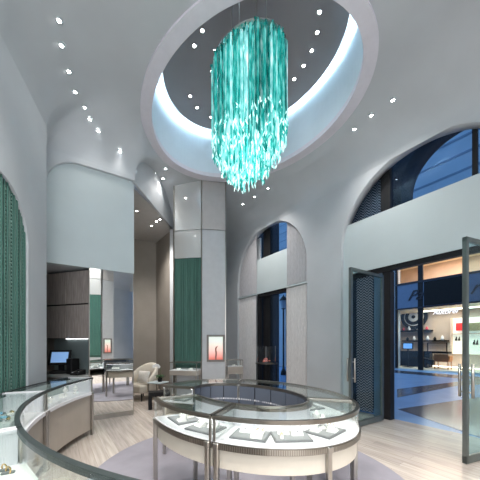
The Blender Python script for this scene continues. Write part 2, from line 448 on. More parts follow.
# far short wall from the right wall to the alcove, and the alcove itself
def flat_wall(name, p, q, z0, z1, mt, th=0.12, side=1):
    p = Vector(p); q = Vector(q); d = (q-p).normalized(); nrm = Vector((-d.y, d.x))*side*th
    mb = MB(); mb.prism([tuple(p), tuple(q), tuple(q+nrm), tuple(p+nrm)], z0, z1); return struct(mb.build(name, mt))
flat_wall('wall_far', right_c(-9.35), (-2.09, 8.2), 0, 5.6, 'plaster', side=-1)
flat_wall('wall_alcove_right', (-2.09, 8.2), (-2.96, 9.3), 0, 5.15, 'taupe_wall', side=-1)
flat_wall('wall_alcove_back', (-2.96, 9.3), (-4.6, 8.45), 0, 5.15, 'taupe_wall', side=-1)
flat_wall('wall_alcove_left', (-2.47, 5.95), (-4.6, 8.45), 0, 5.15, 'taupe_wall', side=1)
mb = MB(); mb.prism([(-2.09, 8.2), (-2.96, 9.3), (-4.6, 8.45), (-2.47, 5.80)], 5.15, 5.22); struct(mb.build('ceiling_alcove', 'alcove_ceiling'))
mb = MB(); nn = 24; a_, b_ = Vector((-2.09, 8.2)), Vector((-2.33, 5.82)); o_ = Vector((-0.06, 0.0))
for i in range(nn):
    p, q = a_.lerp(b_, i/nn), a_.lerp(b_, (i+1)/nn); zp, zq = max(5.17, ceil_z(*p)), max(5.17, ceil_z(*q))
    mb.add([(p.x, p.y, 5.15), (q.x, q.y, 5.15), (q.x, q.y, zq+.02), (p.x, p.y, zp+.02)], [(0, 1, 2, 3)])
    p2, q2 = p+o_, q+o_
    mb.add([(p2.x, p2.y, 5.15), (q2.x, q2.y, 5.15), (q2.x, q2.y, zq+.02), (p2.x, p2.y, zp+.02)], [(3, 2, 1, 0)])
    mb.add([(p.x, p.y, 5.15), (q.x, q.y, 5.15), (q2.x, q2.y, 5.15), (p2.x, p2.y, 5.15)], [(0, 3, 2, 1)])
struct(mb.build('trim_bulkhead', 'plaster'))
# panel wall over the service niche (recessed in a rounded opening)
PD = Vector((0.848, 0.530)); PN = Vector((-0.530, 0.848)); PW1 = Vector((-2.33, 5.82))
def pf(a, d): v = PW1 + PD*a + PN*d; return (v.x, v.y)      # a <= 0 runs left from the mirror's right edge
mb = MB(); mb.prism([pf(-1.75, 0.07), pf(-.002, 0.07), pf(-.002, 0.10), pf(-.15, 0.24), pf(-1.75, 0.24)], 3.15, 5.9)
struct(mb.build('wall_niche_panel', 'panel_white'))
struct(arch_wall('wall_niche_surround', lambda a, d: pf(a, d), -1.9, 0.0, 5.9, [(0.72, 2.31, 5.20, 'round', 0.55)], 0.10, 'plaster', z0=0))
mb = MB(); mb.prism([(-5.1, 4.25), (-3.42, 4.25), pf(-1.75, .1), pf(-.15, 0.1), (-2.65, 6.5), (-5.1, 6.5)], 3.152, 3.24); struct(mb.build('ceiling_niche', 'plaster'))
# left wall with the bead arch
LW = [Vector((-3.31, 4.50)), Vector((-2.87, 3.16)), Vector((-2.70, 2.3)), Vector((-2.62, 1.0)), Vector((-2.62, -3.7))]
def lw(a, d):                                              # a measured from the far end towards the camera, d outwards
    k = 0; rest = a
    while k < len(LW)-2 and rest > (LW[k+1]-LW[k]).length: rest -= (LW[k+1]-LW[k]).length; k += 1
    t = (LW[k+1]-LW[k]).normalized(); v = LW[k]+t*rest + Vector((t.y, -t.x))*d; return (v.x, v.y)
struct(arch_wall('wall_left', lw, 0.0, 8.2, 5.6, [(1.86, 1.17, 3.66, 'round', 0.65), (6.0, 1.4, 3.66, 'round', 0.65)], 0.20, 'plaster'))
# short return between the left wall and the niche
mb = MB(); mb.prism([(-3.31, 4.50), (-3.51, 4.44), pf(-1.98, 0.0), pf(-1.72, 0.0)], 0, 5.6)
struct(mb.build('wall_niche_pier', 'plaster'))
# wall behind the camera
flat_wall('wall_back', (-2.9, -3.6), (9.3, -3.6), 0, 5.6, 'plaster', side=-1)
mb = MB(); mb.prism([(-5.2, 4.2), (-5.0, 4.2), (-5.0, 6.5), (-5.2, 6.5)], 0, 3.25); mb.prism([(-5.0, 6.3), (-2.75, 6.3), (-2.75, 6.5), (-5.0, 6.5)], 0, 3.25); mb.prism([(-5.0, 4.2), (-3.4, 4.2), (-3.4, 4.3), (-5.0, 4.3)], 0, 3.25)
struct(mb.build('wall_niche_back', 'taupe_wall'))

# polished column
def column(name, pts, zt, mts):
    mb = MB(); mb.prism(pts, 0, zt); o = mb.build(name, 'plaster'); struct(o); return o
CL, CC, CR = Vector((-1.87, 7.44)), Vector((-1.06, 7.30)), Vector((-0.39, 7.39))
col_ = column('wall_column', [tuple(CL+Vector((.02, .03))), tuple(CC+Vector((0, .03))), tuple(CR+Vector((-.02, .03))), (-0.5, 8.3), (-1.8, 8.35)], 6.3, None)
def face_pt(p, q, t, d):                                   # t along the face, d out towards the room
    e = (q-p); nrm = Vector((e.y, -e.x)).normalized(); return p+e*t+nrm*d
def face_panel(p, q, t0, t1, d0, d1, z0, z1, name, mt, parent=None):
    mb = MB(); mb.prism([tuple(face_pt(p, q, t, d)) for t, d in ((t0, d0), (t0, d1), (t1, d1), (t1, d0))], z0, z1)
    return mb.build(name, mt, parent)
def column_cladding(CL, CC, CP, CR, par):
    face_panel(CL, CC, 0.0, 1.0, -.02, .012, 4.765, 6.3, 'upper_panel', 'polished', par)
    face_panel(CL, CC, 0.0, 1.0, -.02, .012, 3.98, 4.735, 'middle_panel', 'polished', par)
    face_panel(CP, CR, 0.0, 1.0, -.02, .012, 4.765, 6.3, 'upper_panel', 'panel_taupe', par)
    face_panel(CP, CR, 0.0, 1.0, -.02, .012, 0.0, 4.735, 'lower_panel', 'panel_grey', par)
    face_panel(CL, CC, 0.0, 1.0, -.02, -.015, 0.9, 3.99, 'bead_backing', 'bead_back', par)
    for t, (p, q) in ((0.985, (CL, CC)), (0.0, (CL, CC)), (0.955, (CP, CR))):
        face_panel(p, q, t, t+0.03, 0, .03, 0, 6.2, 'edge_strip', 'bronze', par)
    e = CC-CL; L_ = e.length; mb = MB(); rr = random.Random(3); n = 44
    for i in range(n):
        t = (i+.5)/n*.95+.025; r = rr.choice([.006, .008, .011]); p = face_pt(CL, CC, t, 0.0)
        mb.tube([(p.x, p.y, 1.0), (p.x, p.y, 3.96)], r, 6, cap=False)
    o = mb.build('bead_strands', 'bead_green', par); o['kind'] = 'stuff'
    mb = MB(); p, q = face_pt(CL, CC, .04, .002), face_pt(CL, CC, .96, .002)
    m_ = (p+q)/2; mb.box((m_.x, m_.y, 3.987), ((q-p).length, .016, .006), math.atan2(e.y, e.x)); mb.build('light_strip', 'led_green', par)
mat('panel_taupe', (0.50, 0.47, 0.46), 0.5, noise=0.04); mat('panel_grey', (0.50, 0.51, 0.53), 0.5, noise=0.04)
cc = thing('column_cladding', 'tall polished column casing with green beaded lower panel, between lounge alcove and arched window', 'column', (-1.06, 7.6, 0))
column_cladding(CL, CC, CC, CR, cc)

# ------------------------------------------------------------------ infill of the arches in the right wall
mb = MB()
rbox(mb, A1-AR+.002, -3.46, CW+.10, CW+.20, 0, 4.36); rbox(mb, -3.46, A1+AR-.002, CW+.10, CW+.20, 3.2, 4.36)
rbox(mb, -0.78, A1+AR-.002, CW+.10, CW+.20, 0, 3.2)
struct(mb.build('wall_door_surround', 'panel_white'))
mb = MB(); rbox(mb, -6.92, -5.52, CW+.10, CW+.20, 3.25, 4.40); struct(mb.build('wall_window_band', 'panel_white'))
# black frames of door and glazing
def fr(name, items, mt='black_metal', par=None):
    mb = MB()
    for it in items: rbox(mb, *it)
    return mb.build(name, mt, par)
o = struct(fr('door_frame_1', [(-3.46, -0.78, CW+.12, CW+.24, 3.10, 3.2), (-3.46, -3.40, CW+.12, CW+.24, 0, 3.1), (-2.78, -2.62, CW+.14, CW+.32, 0, 3.1),
    (-0.86, -0.78, CW+.12, CW+.24, 0, 3.1)]))
# side screen with herringbone mesh, and the grey stone strip behind the open leaf
mb = MB(); rbox(mb, -3.40, -3.02, CW+.20, CW+.24, 0.06, 3.1); rbox(mb, -3.72, -2.86, CW+.30, CW+.33, 4.2, 5.4)
tag(mb.build('herringbone_screen', 'herringbone'), 'dark herringbone metal screen behind the open left glass door leaf', 'screen')
mb = MB(); rbox(mb, -2.98, -2.80, CW+.18, CW+.34, 0, 3.1); struct(mb.build('wall_door_reveal', 'facade_dark'))
# window frames in arch one (upper) and arch two
struct(fr('window_frame_1', [(-2.86, -2.66, CW+.225, CW+.32, 4.3, 5.5), (-1.34, -1.27, CW+.225, CW+.28, 4.3, 5.5), (-3.68, -0.43, CW+.225, CW+.28, 4.28, 4.34)]))
mb = MB(); rbox(mb, -3.75, -0.36, CW+.285, CW+.295, 4.30, 5.5); struct(mb.build('window_1', 'window_glass'))
struct(fr('window_frame_2', [(-6.92, -6.84, CW+.12, CW+.26, 0, 3.2), (-6.75, -6.42, CW+.24, CW+.36, 0, 5.4), (-5.58, -5.52, CW+.12, CW+.26, 0, 3.2), (-6.92, -5.52, CW+.12, CW+.28, 3.14, 3.25),
    (-6.9, -5.5, CW+.24, CW+.34, 4.3, 4.4)]))
mb = MB(); rbox(mb, -6.9, -5.54, CW+.26, CW+.272, 0.02, 5.34); struct(mb.build('window_2', 'window_glass'))
# granite outer wall with its own openings
def gfn(a, d): return R(a, CW+0.85+d)
G = MB()
g1 = arch_wall('wall_granite_upper', lambda a, d: R(a, CW+0.75+d), -4.6, 0.4, 8.0, [(-1.72, 0.95, 5.02, 'arch')], 0.6, 'granite', z0=3.6); struct(g1)
mb = MB(); rbox(mb, -4.6, -3.28, CW+.75, CW+1.35, 0, 3.6); rbox(mb, -.2, .4, CW+.75, CW+1.35, 0, 3.6); rbox(mb, -.77, -.2, CW+.75, CW+1.35, 3.6, 5.02)
rbox(mb, -9.6, -7.15, CW+.75, CW+1.35, 0, 8); rbox(mb, -5.2, -4.6, CW+.75, CW+1.35, 0, 8)
rbox(mb, 0.4, 7, CW+.75, CW+1.35, 0, 8)
struct(mb.build('wall_granite', 'granite'))
# arch behind the camera: closed panel
mb = MB(); rbox(mb, A0-AR, A0+AR, CW+.15, CW+.22, 0, 5.4); struct(mb.build('wall_blind_arch', 'panel_white'))

# chain curtains either side of the second window
def curtain(a0, a1, c, z0, z1, name, label, mt='chain', pitch=0.028, fnp=None, arch=None):
    mb = MB(); n = max(3, int((a1-a0)/pitch))
    for i in range(n):
        a = a0+(i+.5)*(a1-a0)/n; zt = z1
        if arch: zt = min(z1, arch_top(arch, a)-0.005)
        x, y = R(a, c+0.008*(i % 2)); r = (a1-a0)/n*0.46
        mb.tube([(x, y, z0), (x, y, zt)], r, 6, cap=False)
    o = mb.build(name, mt); tag(o, label, 'curtain', 'chain curtains beside the far arched window', 'stuff'); return o
ar2 = (A2, AR, AZ, 'arch')
curtain(A2-AR+.01, -6.93, CW+.09, 3.30, 5.4, 'chain_curtain', 'grey chain curtain in the arch, upper length left of the far window', arch=ar2)
curtain(-5.51, A2+AR-.01, CW+.09, 3.30, 5.4, 'chain_curtain', 'grey chain curtain in the arch, upper length right of the far window', arch=ar2)
mat('chain_lit', (0.76, 0.74, 0.735), 0.45, 0.2, noise=0.12, nscale=30, stretch=(3, 3, 0.3))  # same chain, lightened to stand for light from the ledge above
curtain(A2-AR+.01, -6.93, CW+.07, 0.02, 3.20, 'chain_curtain', 'floor-length chain curtain, lightened as if lit from its ledge, left of the far window', mt='chain_lit')
curtain(-5.51, A2+AR-.01, CW+.07, 0.02, 3.20, 'chain_curtain', 'floor-length chain curtain, lightened as if lit from its ledge, right of the far window', mt='chain_lit')
mb = MB(); rbox(mb, A2-AR+.002, -6.92, CW+.03, CW+.30, 3.22, 3.27); rbox(mb, -5.52, A2+AR-.002, CW+.03, CW+.30, 3.22, 3.27)
struct(mb.build('trim_2', 'panel_white'))
mb = MB(); rbox(mb, A2-AR+.002, -6.92, CW+.24, CW+.30, 0, 5.2); rbox(mb, -5.52, A2+AR-.002, CW+.24, CW+.30, 0, 5.2); struct(mb.build('wall_curtain_back', 'plaster'))

# green bead curtain in the left arch
def bead_wall(a0, a1, name, label, zt, op):
    root = thing(name, label, 'bead curtain', (*lw((a0+a1)/2, .12), 0), group=None)
    rr = random.Random(11); mb = MB(); ml = MB(); n = int((a1-a0)/0.030); bk = MB()
    N_ = 30
    for i in range(N_):
        p, q = lw(a0+(a1-a0)*i/N_, .075), lw(a0+(a1-a0)*(i+1)/N_, .075); bk.add([(*p, 0), (*q, 0), (*q, zt+.05), (*p, zt+.05)], [(0, 1, 2, 3)])
    for i in range(n):
        a = a0+(i+.5)*(a1-a0)/n; r = rr.choice([.007, .010, .013]); x, y = lw(a, .045-rr.random()*.015); z1 = arch_top(op, a)+.02
        if i % 5 == 2:
            z = .9
            while z < z1:
                ml.ball((x, y, z), .013, (1, 1, 1.3), 6); z += .05
        elif i % 5 == 4: ml.tube([(x, y, 0.5), (x, y, z1)], .006, 6, cap=False)
        else: mb.tube([(x, y, .5), (x, y, z1)], r, 6, cap=False)
    bk.build('backing_panel', 'bead_back', root)
    o = mb.build('glass_strands', 'bead_green', root); o['kind'] = 'stuff'
    o = ml.build('beads', 'bead_light', root); o['kind'] = 'stuff'
bead_wall(0.70, 3.02, 'bead_curtain', 'green glass bead curtain filling the rounded opening of the left wall', 3.66, (1.86, 1.17, 3.66, 'round', 0.65))
bead_wall(4.62, 7.38, 'bead_curtain', 'green glass bead curtain in the opening behind the camera', 3.66, (6.0, 1.4, 3.66, 'round', 0.65))

# ------------------------------------------------------------------ door leaves (stand open into the room)
def door_leaf(tip, hinge, name, label, flip):
    t = Vector(tip); h = Vector(hinge); d = t-h; w = d.length; ang = math.atan2(d.y, d.x)
    root = thing(name, label, 'glass door', (h.x, h.y, 0), ang)
    M = Matrix.Translation((h.x, h.y, 0)) @ Matrix.Rotation(ang, 4, 'Z')
    def loc(mbx):
        mbx.v = [tuple(M @ Vector(v)) for v in mbx.v]; return mbx
    mb = MB(); H = 3.0; s = .055
    mb.box((s/2, 0, H/2+.01), (s, .05, H-.02)); mb.box((w-s/2, 0, H/2+.01), (s, .05, H-.02))
    mb.box((w/2, 0, H-s/2), (w, .05, s)); mb.box((w/2, 0, .01+.05), (w, .05, .10))
    lf = loc(mb).build('leaf_frame', 'door_bronze', root)
    mb = MB(); mb.box((w/2, 0, 1.55), (w-2*s, .012, 2.86)); loc(mb).build('pane', 'door_glass', root)
    for sg in (-1, 1):
        mb = MB(); mb.tube([(w-.04, sg*.075, .88), (w-.04, sg*.075, 1.32)], .017, 10)
        mb.tube([(w-.04, 0, .95), (w-.04, sg*.075, .95)], .010, 8); mb.tube([(w-.04, 0, 1.25), (w-.04, sg*.075, 1.25)], .010, 8)
        loc(mb).build('pull_handle', 'steel', lf)
    return root
mat('door_bronze', (0.20, 0.23, 0.225), 0.35, 0.8, noise=0.08)
door_leaf((2.03, 4.86), R(-2.72, CW+.03), 'door_leaf', 'tall bronze-framed glass door leaf standing open over the dark herringbone screen', 1)
door_leaf((2.96, 3.47), R(-0.84, CW+.0), 'door_leaf', 'tall bronze-framed glass door leaf standing open at the right edge of the doorway', -1)

# ------------------------------------------------------------------ rug
RC = Vector((0.05, 3.22)); RROT = rad(132)
mb = MB(); pts = [ell(RC, 1.95, 1.79, RROT, 2*PI*i/NE) for i in range(NE)]
mb.prism([tuple(p) for p in pts], 0.0, 0.012)
tag(mb.build('rug', 'rug'), 'large oval lavender-grey rug lying under the ring-shaped showcases', 'rug')

# ------------------------------------------------------------------ showcases
def showcase(name, label, F, t0, t1, W, sty, loc, legs=(), group=None, dets=None):
    """F(t, w) -> point, w inwards from the customer side; sty is a dict of heights"""
    root = thing(name, label, 'showcase', (loc[0], loc[1], 0), 0, group)
    zt, zd, za = sty['top'], sty['deck'], sty['apron']
    n = max(10, int(abs(t1-t0)/0.035))
    ts = [t0+(t1-t0)*i/n for i in range(n+1)]
    def band(w0, w1, z0, z1, nm, mt, ta=t0, tb=t1):
        nn = max(2, int(abs(tb-ta)/0.035)); tt = [ta+(tb-ta)*i/nn for i in range(nn+1)]
        mb = MB(); vs = []
        for t in tt:
            for w, z in ((w0, z0), (w1, z0), (w1, z1), (w0, z1)):
                p = F(t, w); vs.append((p.x, p.y, z))
        fs = [(i*4+j, (i+1)*4+j, (i+1)*4+(j+1) % 4, i*4+(j+1) % 4) for i in range(nn) for j in range(4)]
        fs += [(0, 1, 2, 3), (nn*4+3, nn*4+2, nn*4+1, nn*4)]
        mb.add(vs, fs); return mb.build(nm, mt, root)
    g = 0.006; e = 0.004*(1 if t1 > t0 else -1)
    band(0.012, W-.012, zt-.012, zt-.004, 'glass_top', 'case_top')
    band(0.004, 0.010, zd+.005, zt-.03, 'front_glass', 'glass')
    rt = sty['rail_t']; rw = sty['rail_w']
    band(-.004, rw, zt-rt, zt, 'front_rail', sty['rail'])
    band(W-rw*.8, W+.002, zt-rt, zt, 'back_rail', sty['rail'])
    band(0.0, W, zd-.02, zd, 'display_deck', 'deck_white')
    band(W-.03, W-.0205, zd, zt-rt, 'back_liner', sty.get('liner', 'liner_white'))
    nb = max(3, int(abs(t1-t0)*1.0*sty['R']/0.33))
    for i in range(nb):
        a, b_ = t0+(t1-t0)*(i+.03)/nb, t0+(t1-t0)*(i+.97)/nb
        band(W-.012, W+.0, zd-.16, zt-rt-.003, 'sliding_door', 'slate_panel', a, b_)
    band(W-.020, W-.0125, za, zt-rt, 'back_frame', 'black_metal')
    band(rw*.25, rw*.75, zt-rt-.004, zt-rt-.0005, 'light_strip', 'led_case')
    band(rw*.80, rw, zt-rt-.009, zt-rt, 'light_shield', sty['rail'])
    band(W-.050, W-.034, zt-rt, zt-rt+.004, 'light_strip', 'led_case')
    band(W-.062, W-.020, zt-rt+.004, zt-.013, 'light_cover', sty['rail']); band(W-.062, W-.054, zt-rt-.010, zt-rt+.004, 'light_shield', sty['rail'])
    # radial end bars on top and corner posts
    for t in (t0, t1):
        sg = 1 if t == t0 else -1
        p, q = F(t+sg*.004, 0.0), F(t+sg*.004, W); d = (q-p); ang = math.atan2(d.y, d.x); m_ = (p+q)/2
        tn = Vector((-d.y, d.x)).normalized()
        other = F(t+sg*.1, W/2); sgn = 1 if (other-m_).dot(tn) > 0 else -1
        m2 = m_+tn*sgn*.012
        mb = MB(); mb.box((m2.x, m2.y, zt-rt/2), (W-.01, .022, rt), ang)
        mb.build('end_rail', sty.get('end_rail', sty['rail']), root)
        mb = MB(); mb.box((m2.x, m2.y, (zd+zt-rt)/2), (W-.05, .006, zt-rt-zd), ang); mb.build('end_glass', 'glass' if not sty.get('endwall') else 'liner_white', root)
        for w in (0.008, W-.008):
            p_ = F(t+sg*.004, w)+tn*sgn*.010
            mb = MB(); mb.box((p_.x, p_.y, (zd+zt)/2-.005), (.018, .018, zt-zd-.01), ang); mb.build('corner_post', 'steel', root)
    # body
    if sty.get('flute'):
        band(-.012, 0.0, zd-.055, zd-.002, 'trim_band', 'bronze')
        mb = MB(); L_ = 0; m_ = int(abs(t1-t0)*sty['R']/0.018)
        for i in range(m_):
            t = t0+(t1-t0)*(i+.5)/m_; p = F(t, -.013); q = F(t+.001, -.013); ang = math.atan2((q-p).y, (q-p).x)
            mb.box((p.x, p.y, zd-.030), (.009, .010, .038), ang)
        mb.build('fluting', 'steel', root)
    else:
        band(-.010, .0, zd-.045, zd, 'trim_band', 'deck_white')
    band(0.02, 0.04, za, zd-.02, 'apron', sty['body']); band(.03, W-.03, za-.004, za+.01, 'bottom_panel', sty['body'])
    for t, w in legs:
        p = F(t, w); q = F(t+.01, w); ang = math.atan2((q-p).y, (q-p).x)
        top = zd-.02 if w < .1 else za
        mb = MB(); mb.box((p.x, p.y, top/2+.007), (.042, .042, top-.014), ang, bev=.006)
        if w < .1: mb.box((p.x, p.y, zd-.03), (.05, .05, .05), ang, bev=.006)
        mb.build('leg', 'steel', root)
    return root
A_, B_ = 1.33, 1.00
def FR(t, w):                                   # ring table; t is the ellipse parameter
    return ell(RC, A_-w, B_-w*0.96, RROT, t)
def phi(x, y):
    v = Vector((x, y))-RC; c, s = math.cos(RROT), math.sin(RROT)
    return math.atan2((-v.x*s+v.y*c)/B_, (v.x*c+v.y*s)/A_) % (2*PI)
RS = dict(top=1.0, deck=.785, apron=.565, rail='bronze', rail_t=.035, rail_w=.028, body='cream', flute=True, R=1.15)
p_gap0 = phi(-0.955, 2.92); p_247 = phi(-.233, 2.19); p_r = phi(1.23, 2.77); p_f = phi(.04, 4.2); p_gap1 = phi(-1.14, 3.76)
def mid(a, b, k=.5):
    if b < a: b += 2*PI
    return a+(b-a)*k
def span(a, b): return (a, b+2*PI if b < a else b)
WR = 0.50
print('PHI', [round(math.degrees(x)) for x in (p_gap0, p_247, p_r, p_f, p_gap1)])
def ring_case(label, a, b, extra=()):
    a, b = span(a, b)
    lg = [(a+.035, .0), (b-.035, .0), (a+.05, WR-.04), (b-.05, WR-.04)] + [(t, w) for t, w in extra]
    p = FR((a+b)/2, WR/2)
    return showcase('ring_showcase', label, FR, a+.004, b-.004, WR, RS, p, lg, 'curved glass showcases forming the oval ring')
ring_case('curved glass showcase of the oval ring beside the gap, two grey trays inside', p_gap0, p_247)
pm = phi(.635, 2.21)
pm = pm if pm > p_247 else pm+2*PI
ring_case('longest front glass showcase of the oval ring, three grey trays inside', p_247, p_r, [(pm, .0), (pm, WR-.04)])
ring_case('curved glass showcase of the oval ring, on its side facing the doorway and chain curtains', p_r, p_f)
ring_case('curved glass showcase of the oval ring, across the gap and facing the armchair', p_f, p_gap1)

# left counter
CC2 = Vector((0.82, 4.31)); CR2 = 3.40
def FL(t, w): return CC2+Vector((math.cos(t), math.sin(t)))*(CR2+w)
LS = dict(top=1.0, deck=.75, apron=.10, rail='dark_rail', rail_t=.03, rail_w=.030, body='taupe_front', flute=False, R=3.4, endwall=True, end_rail='liner_white', liner='liner_green')
WL = .46
def left_case(label, d0, d1):
    a, b = rad(d0), rad(d1); p = FL((a+b)/2, WL/2)
    return showcase('counter_showcase', label, FL, a, b, WL, LS, p, [(a+.008, .0), (b-.008, .0)], 'curved wall-side counter showcases')
left_case('far curved counter showcase with taupe metal front, ending beside the mirror', 175.2, 197.3)
left_case('middle curved counter showcase holding blue and white jewels, in front of the green beads', 197.4, 225.3)
left_case('near curved counter showcase with white interior and gold jewellery tray', 225.4, 257)

# ------------------------------------------------------------------ trays and jewellery
def tray_proto():
    r = thing('display_tray', 'x', 'display tray'); mb = MB(); mb.box((0, 0, .007), (.32, .25, .014), bev=.004); mb.build('tray_base', 'tray_grey', r)
    mb = MB(); mb.box((0, 0, .0155), (.29, .22, .003)); mb.build('tray_pad', 'pad_grey', r); return r
mat('plinth_grey', (0.42, 0.46, 0.45), 0.5, noise=0.04)
mat('pad_grey', (0.26, 0.265, 0.27), 0.7, noise=0.04)
def block_proto():
    r = thing('jewellery_stand', 'x', 'display stand'); mb = MB()
    mb.add([(-.05, -.04, 0), (.05, -.04, 0), (.05, .04, 0), (-.05, .04, 0), (-.05, -.03, .012), (.05, -.03, .012), (.05, .03, .045), (-.05, .03, .045)],
           [(0, 3, 2, 1), (4, 5, 6, 7), (0, 1, 5, 4), (1, 2, 6, 5), (2, 3, 7, 6), (3, 0, 4, 7)]); mb.build('stand_block', 'leatherette', r)
    mb = MB(); mb.torus((0, -.002, .036), .024, .0025, n=18, m_=6); mb.ball((0, -.026, .028), .006, n=8); mb.build('necklace', 'silver', r); return r
def bust_proto():
    r = thing('necklace_bust', 'x', 'display stand'); mb = MB()
    mb.lathe([(.0, .0), (.035, .0), (.033, .01), (.014, .02), (.012, .035), (.03, .055), (.042, .075), (.036, .095), (.016, .11), (.013, .13), (0, .132)], n=16)
    bu = mb.build('bust', 'leatherette', r); mb = MB(); mb.torus((0, 0, .088), .040, .003, n=18, m_=6); mb.build('necklace', 'silver', bu); return r
def ringbar_proto():
    r = thing('ring_stand', 'x', 'display stand'); mb = MB(); mb.box((0, 0, .012), (.03, .085, .024), bev=.006); mb.build('stand_block', 'leatherette', r)
    for k in (-.025, 0, .025):
        mb = MB(); mb.torus((0, k, .028), .009, .0018, axis='y', n=14, m_=6); mb.ball((0, k, .039), .0035, n=6); mb.build('ring', 'gold', r)
    return r
PROTO = {'t': tray_proto(), 'b': block_proto(), 'n': bust_proto(), 'r': ringbar_proto()}
USED = {}
def place(kind, x, y, z, rz, label, group):
    o = PROTO[kind] if kind not in USED else copy_tree(PROTO[kind]); USED[kind] = 1
    o.location = (x, y, z); o.rotation_euler = (0, 0, rz); o['label'] = label; o['group'] = group; return o
def on(F, t, w): p = F(t, w); q = F(t+.01, w); return p, math.atan2((q-p).y, (q-p).x)
def tray_set(F, t, w, z, where, seed, W=None, blocks=(('b', -.08, .04), ('r', .05, .055), ('b', .07, -.055))):
    p, ang = on(F, t, w); rr = random.Random(seed); ang += rr.uniform(-.08, .08)
    place('t', p.x, p.y, z+.0005, ang, 'grey display tray '+where, 'grey trays in the showcases')
    M = Matrix.Rotation(ang, 2)
    nm = {'b': ('white sloping necklace stand', 'sloping stands on the trays'), 'r': ('narrow white bar of gold rings', 'ring bars on the trays'), 'n': ('small white necklace bust', 'white necklace busts')}
    seen = {}
    tot = {}
    for k, x, y in blocks: tot[k] = tot.get(k, 0)+1
    for k, x, y in blocks:
        v = M @ Vector((x, y)); i = seen.get(k, 0); seen[k] = i+1
        pre = '' if tot[k] == 1 else (['first ', 'second ', 'third ', 'fourth '][i])
        tail = '' if tot[k] == 1 else ' along it'
        place(k, p.x+v.x, p.y+v.y, z+.0175, ang+rr.uniform(-.25, .25), pre+nm[k][0]+' on tray '+where+tail, nm[k][1])
zr = RS['deck']
tray_set(FR, phi(-.93, 2.56), .24, zr, 'beside the ring gap', 1)
tray_set(FR, phi(-.45, 2.30), .22, zr, 'left of the twin posts', 2, blocks=(('b', .06, .04), ('b', -.07, .0)))
tray_set(FR, phi(.07, 2.05), .25, zr, 'right of the twin posts', 3, blocks=(('b', -.06, .05), ('r', .05, .03), ('r', .10, .03), ('b', .07, -.06)))
tray_set(FR, phi(.50, 2.05), .25, zr, 'in the middle of the front case', 4, blocks=(('b', -.05, .06), ('b', .06, .02), ('r', -.09, -.05)))
tray_set(FR, phi(.93, 2.25), .24, zr, 'at the right of the front case', 5, blocks=(('b', -.08, .05), ('n', .03, .04), ('r', .10, .0), ('b', .02, -.06)))
tray_set(FR, phi(1.1, 3.4), .25, zr, 'in the case by the doorway', 6)
tray_set(FR, phi(.5, 4.1), .25, zr, 'in the case by the chain curtains', 7)
tray_set(FR, phi(-.35, 4.35), .25, zr, 'in the ring case nearest the column', 8)
tray_set(FR, phi(-1.0, 3.95), .25, zr, 'in the ring case nearest the armchair', 9, blocks=(('b', .06, .04), ('b', -.07, .0)))
p, a = on(FR, phi(1.02, 2.55), .40); place('n', p.x, p.y, zr+.0005, a, 'small white necklace bust standing by the right-hand end of the front case', 'white necklace busts')
p, a = on(FR, phi(.25, 4.25), .12); place('n', p.x, p.y, zr+.0005, a, 'small white necklace bust at the far side of the ring', 'white necklace busts')
zl = LS['deck']
def pink_row():
    k = 0
    for d in (178, 180.3, 183, 186, 189, 192, 194.6):
        p, a = on(FL, rad(d), .20+.07*(k % 2)); kind = 'n' if k in (0, 1) else 'b'
        place(kind, p.x, p.y, zl+.0005, a+PI, ('white necklace bust, %s from the mirror end of the far counter case' if kind == 'n' else 'white sloping stand, %s from the mirror end of the far counter case') %
              ['first', 'second', 'third', 'fourth', 'fifth', 'sixth', 'last'][k], 'stands in the far counter case'); k += 1
pink_row()
# cluster of jewels in the middle case (on a raised plinth just under the glass)
pl = FL(rad(208.6), .20); mb = MB(); mb.box((pl.x, pl.y, zl+.055), (.5, .24, .11), rad(208.6+90), bev=.01)
tag(mb.build('display_plinth', 'plinth_grey'), 'pale plinth under the blue and white jewels in the middle counter case', 'display plinth')
rr = random.Random(5)
names = ['blue', 'white', 'silver']
def jewel(name, label, x, y, z, mt, s, rz):
    r = thing(name, label, 'jewellery', (x, y, z), rz, 'jewels on the pale plinth')
    mb = MB(); mb.torus((x, y, z+.006), .028*s, .006*s, n=18, m_=6); mb.build('band', 'silver', r)
    mb = MB(); a = rz
    for q in range(3):
        mb.ball((x+.024*s*math.cos(a+q*.5), y+.024*s*math.sin(a+q*.5), z+.02), .013*s, (1, 1, .8), n=8)
    mb.build('stones', mt, r)
spots = [(-.18, -.05, 'blue_stone', 'blue-stoned'), (-.09, .05, 'leatherette', 'white-stoned'), (-.05, -.07, 'silver', 'plain silver'), (.03, .03, 'blue_stone', 'blue-stoned'),
         (.07, -.06, 'leatherette', 'white-stoned'), (.13, .05, 'gold', 'gold-stoned'), (.18, -.03, 'silver', 'plain silver'), (-.19, .06, 'gold', 'gold-stoned')]
ordn = ['first', 'second', 'third', 'fourth', 'fifth', 'sixth', 'seventh', 'eighth']
for i, (u, v, mt, nm) in enumerate(sorted(spots)):
    ang = rad(208.6+90); x = pl.x+u*math.cos(ang)-v*math.sin(ang); y = pl.y+u*math.sin(ang)+v*math.cos(ang)
    jewel('bracelet', nm+' bracelet, '+ordn[i]+' along the pale plinth in the middle counter case', x, y, zl+.1105, mt, 1.25, rr.random()*6)
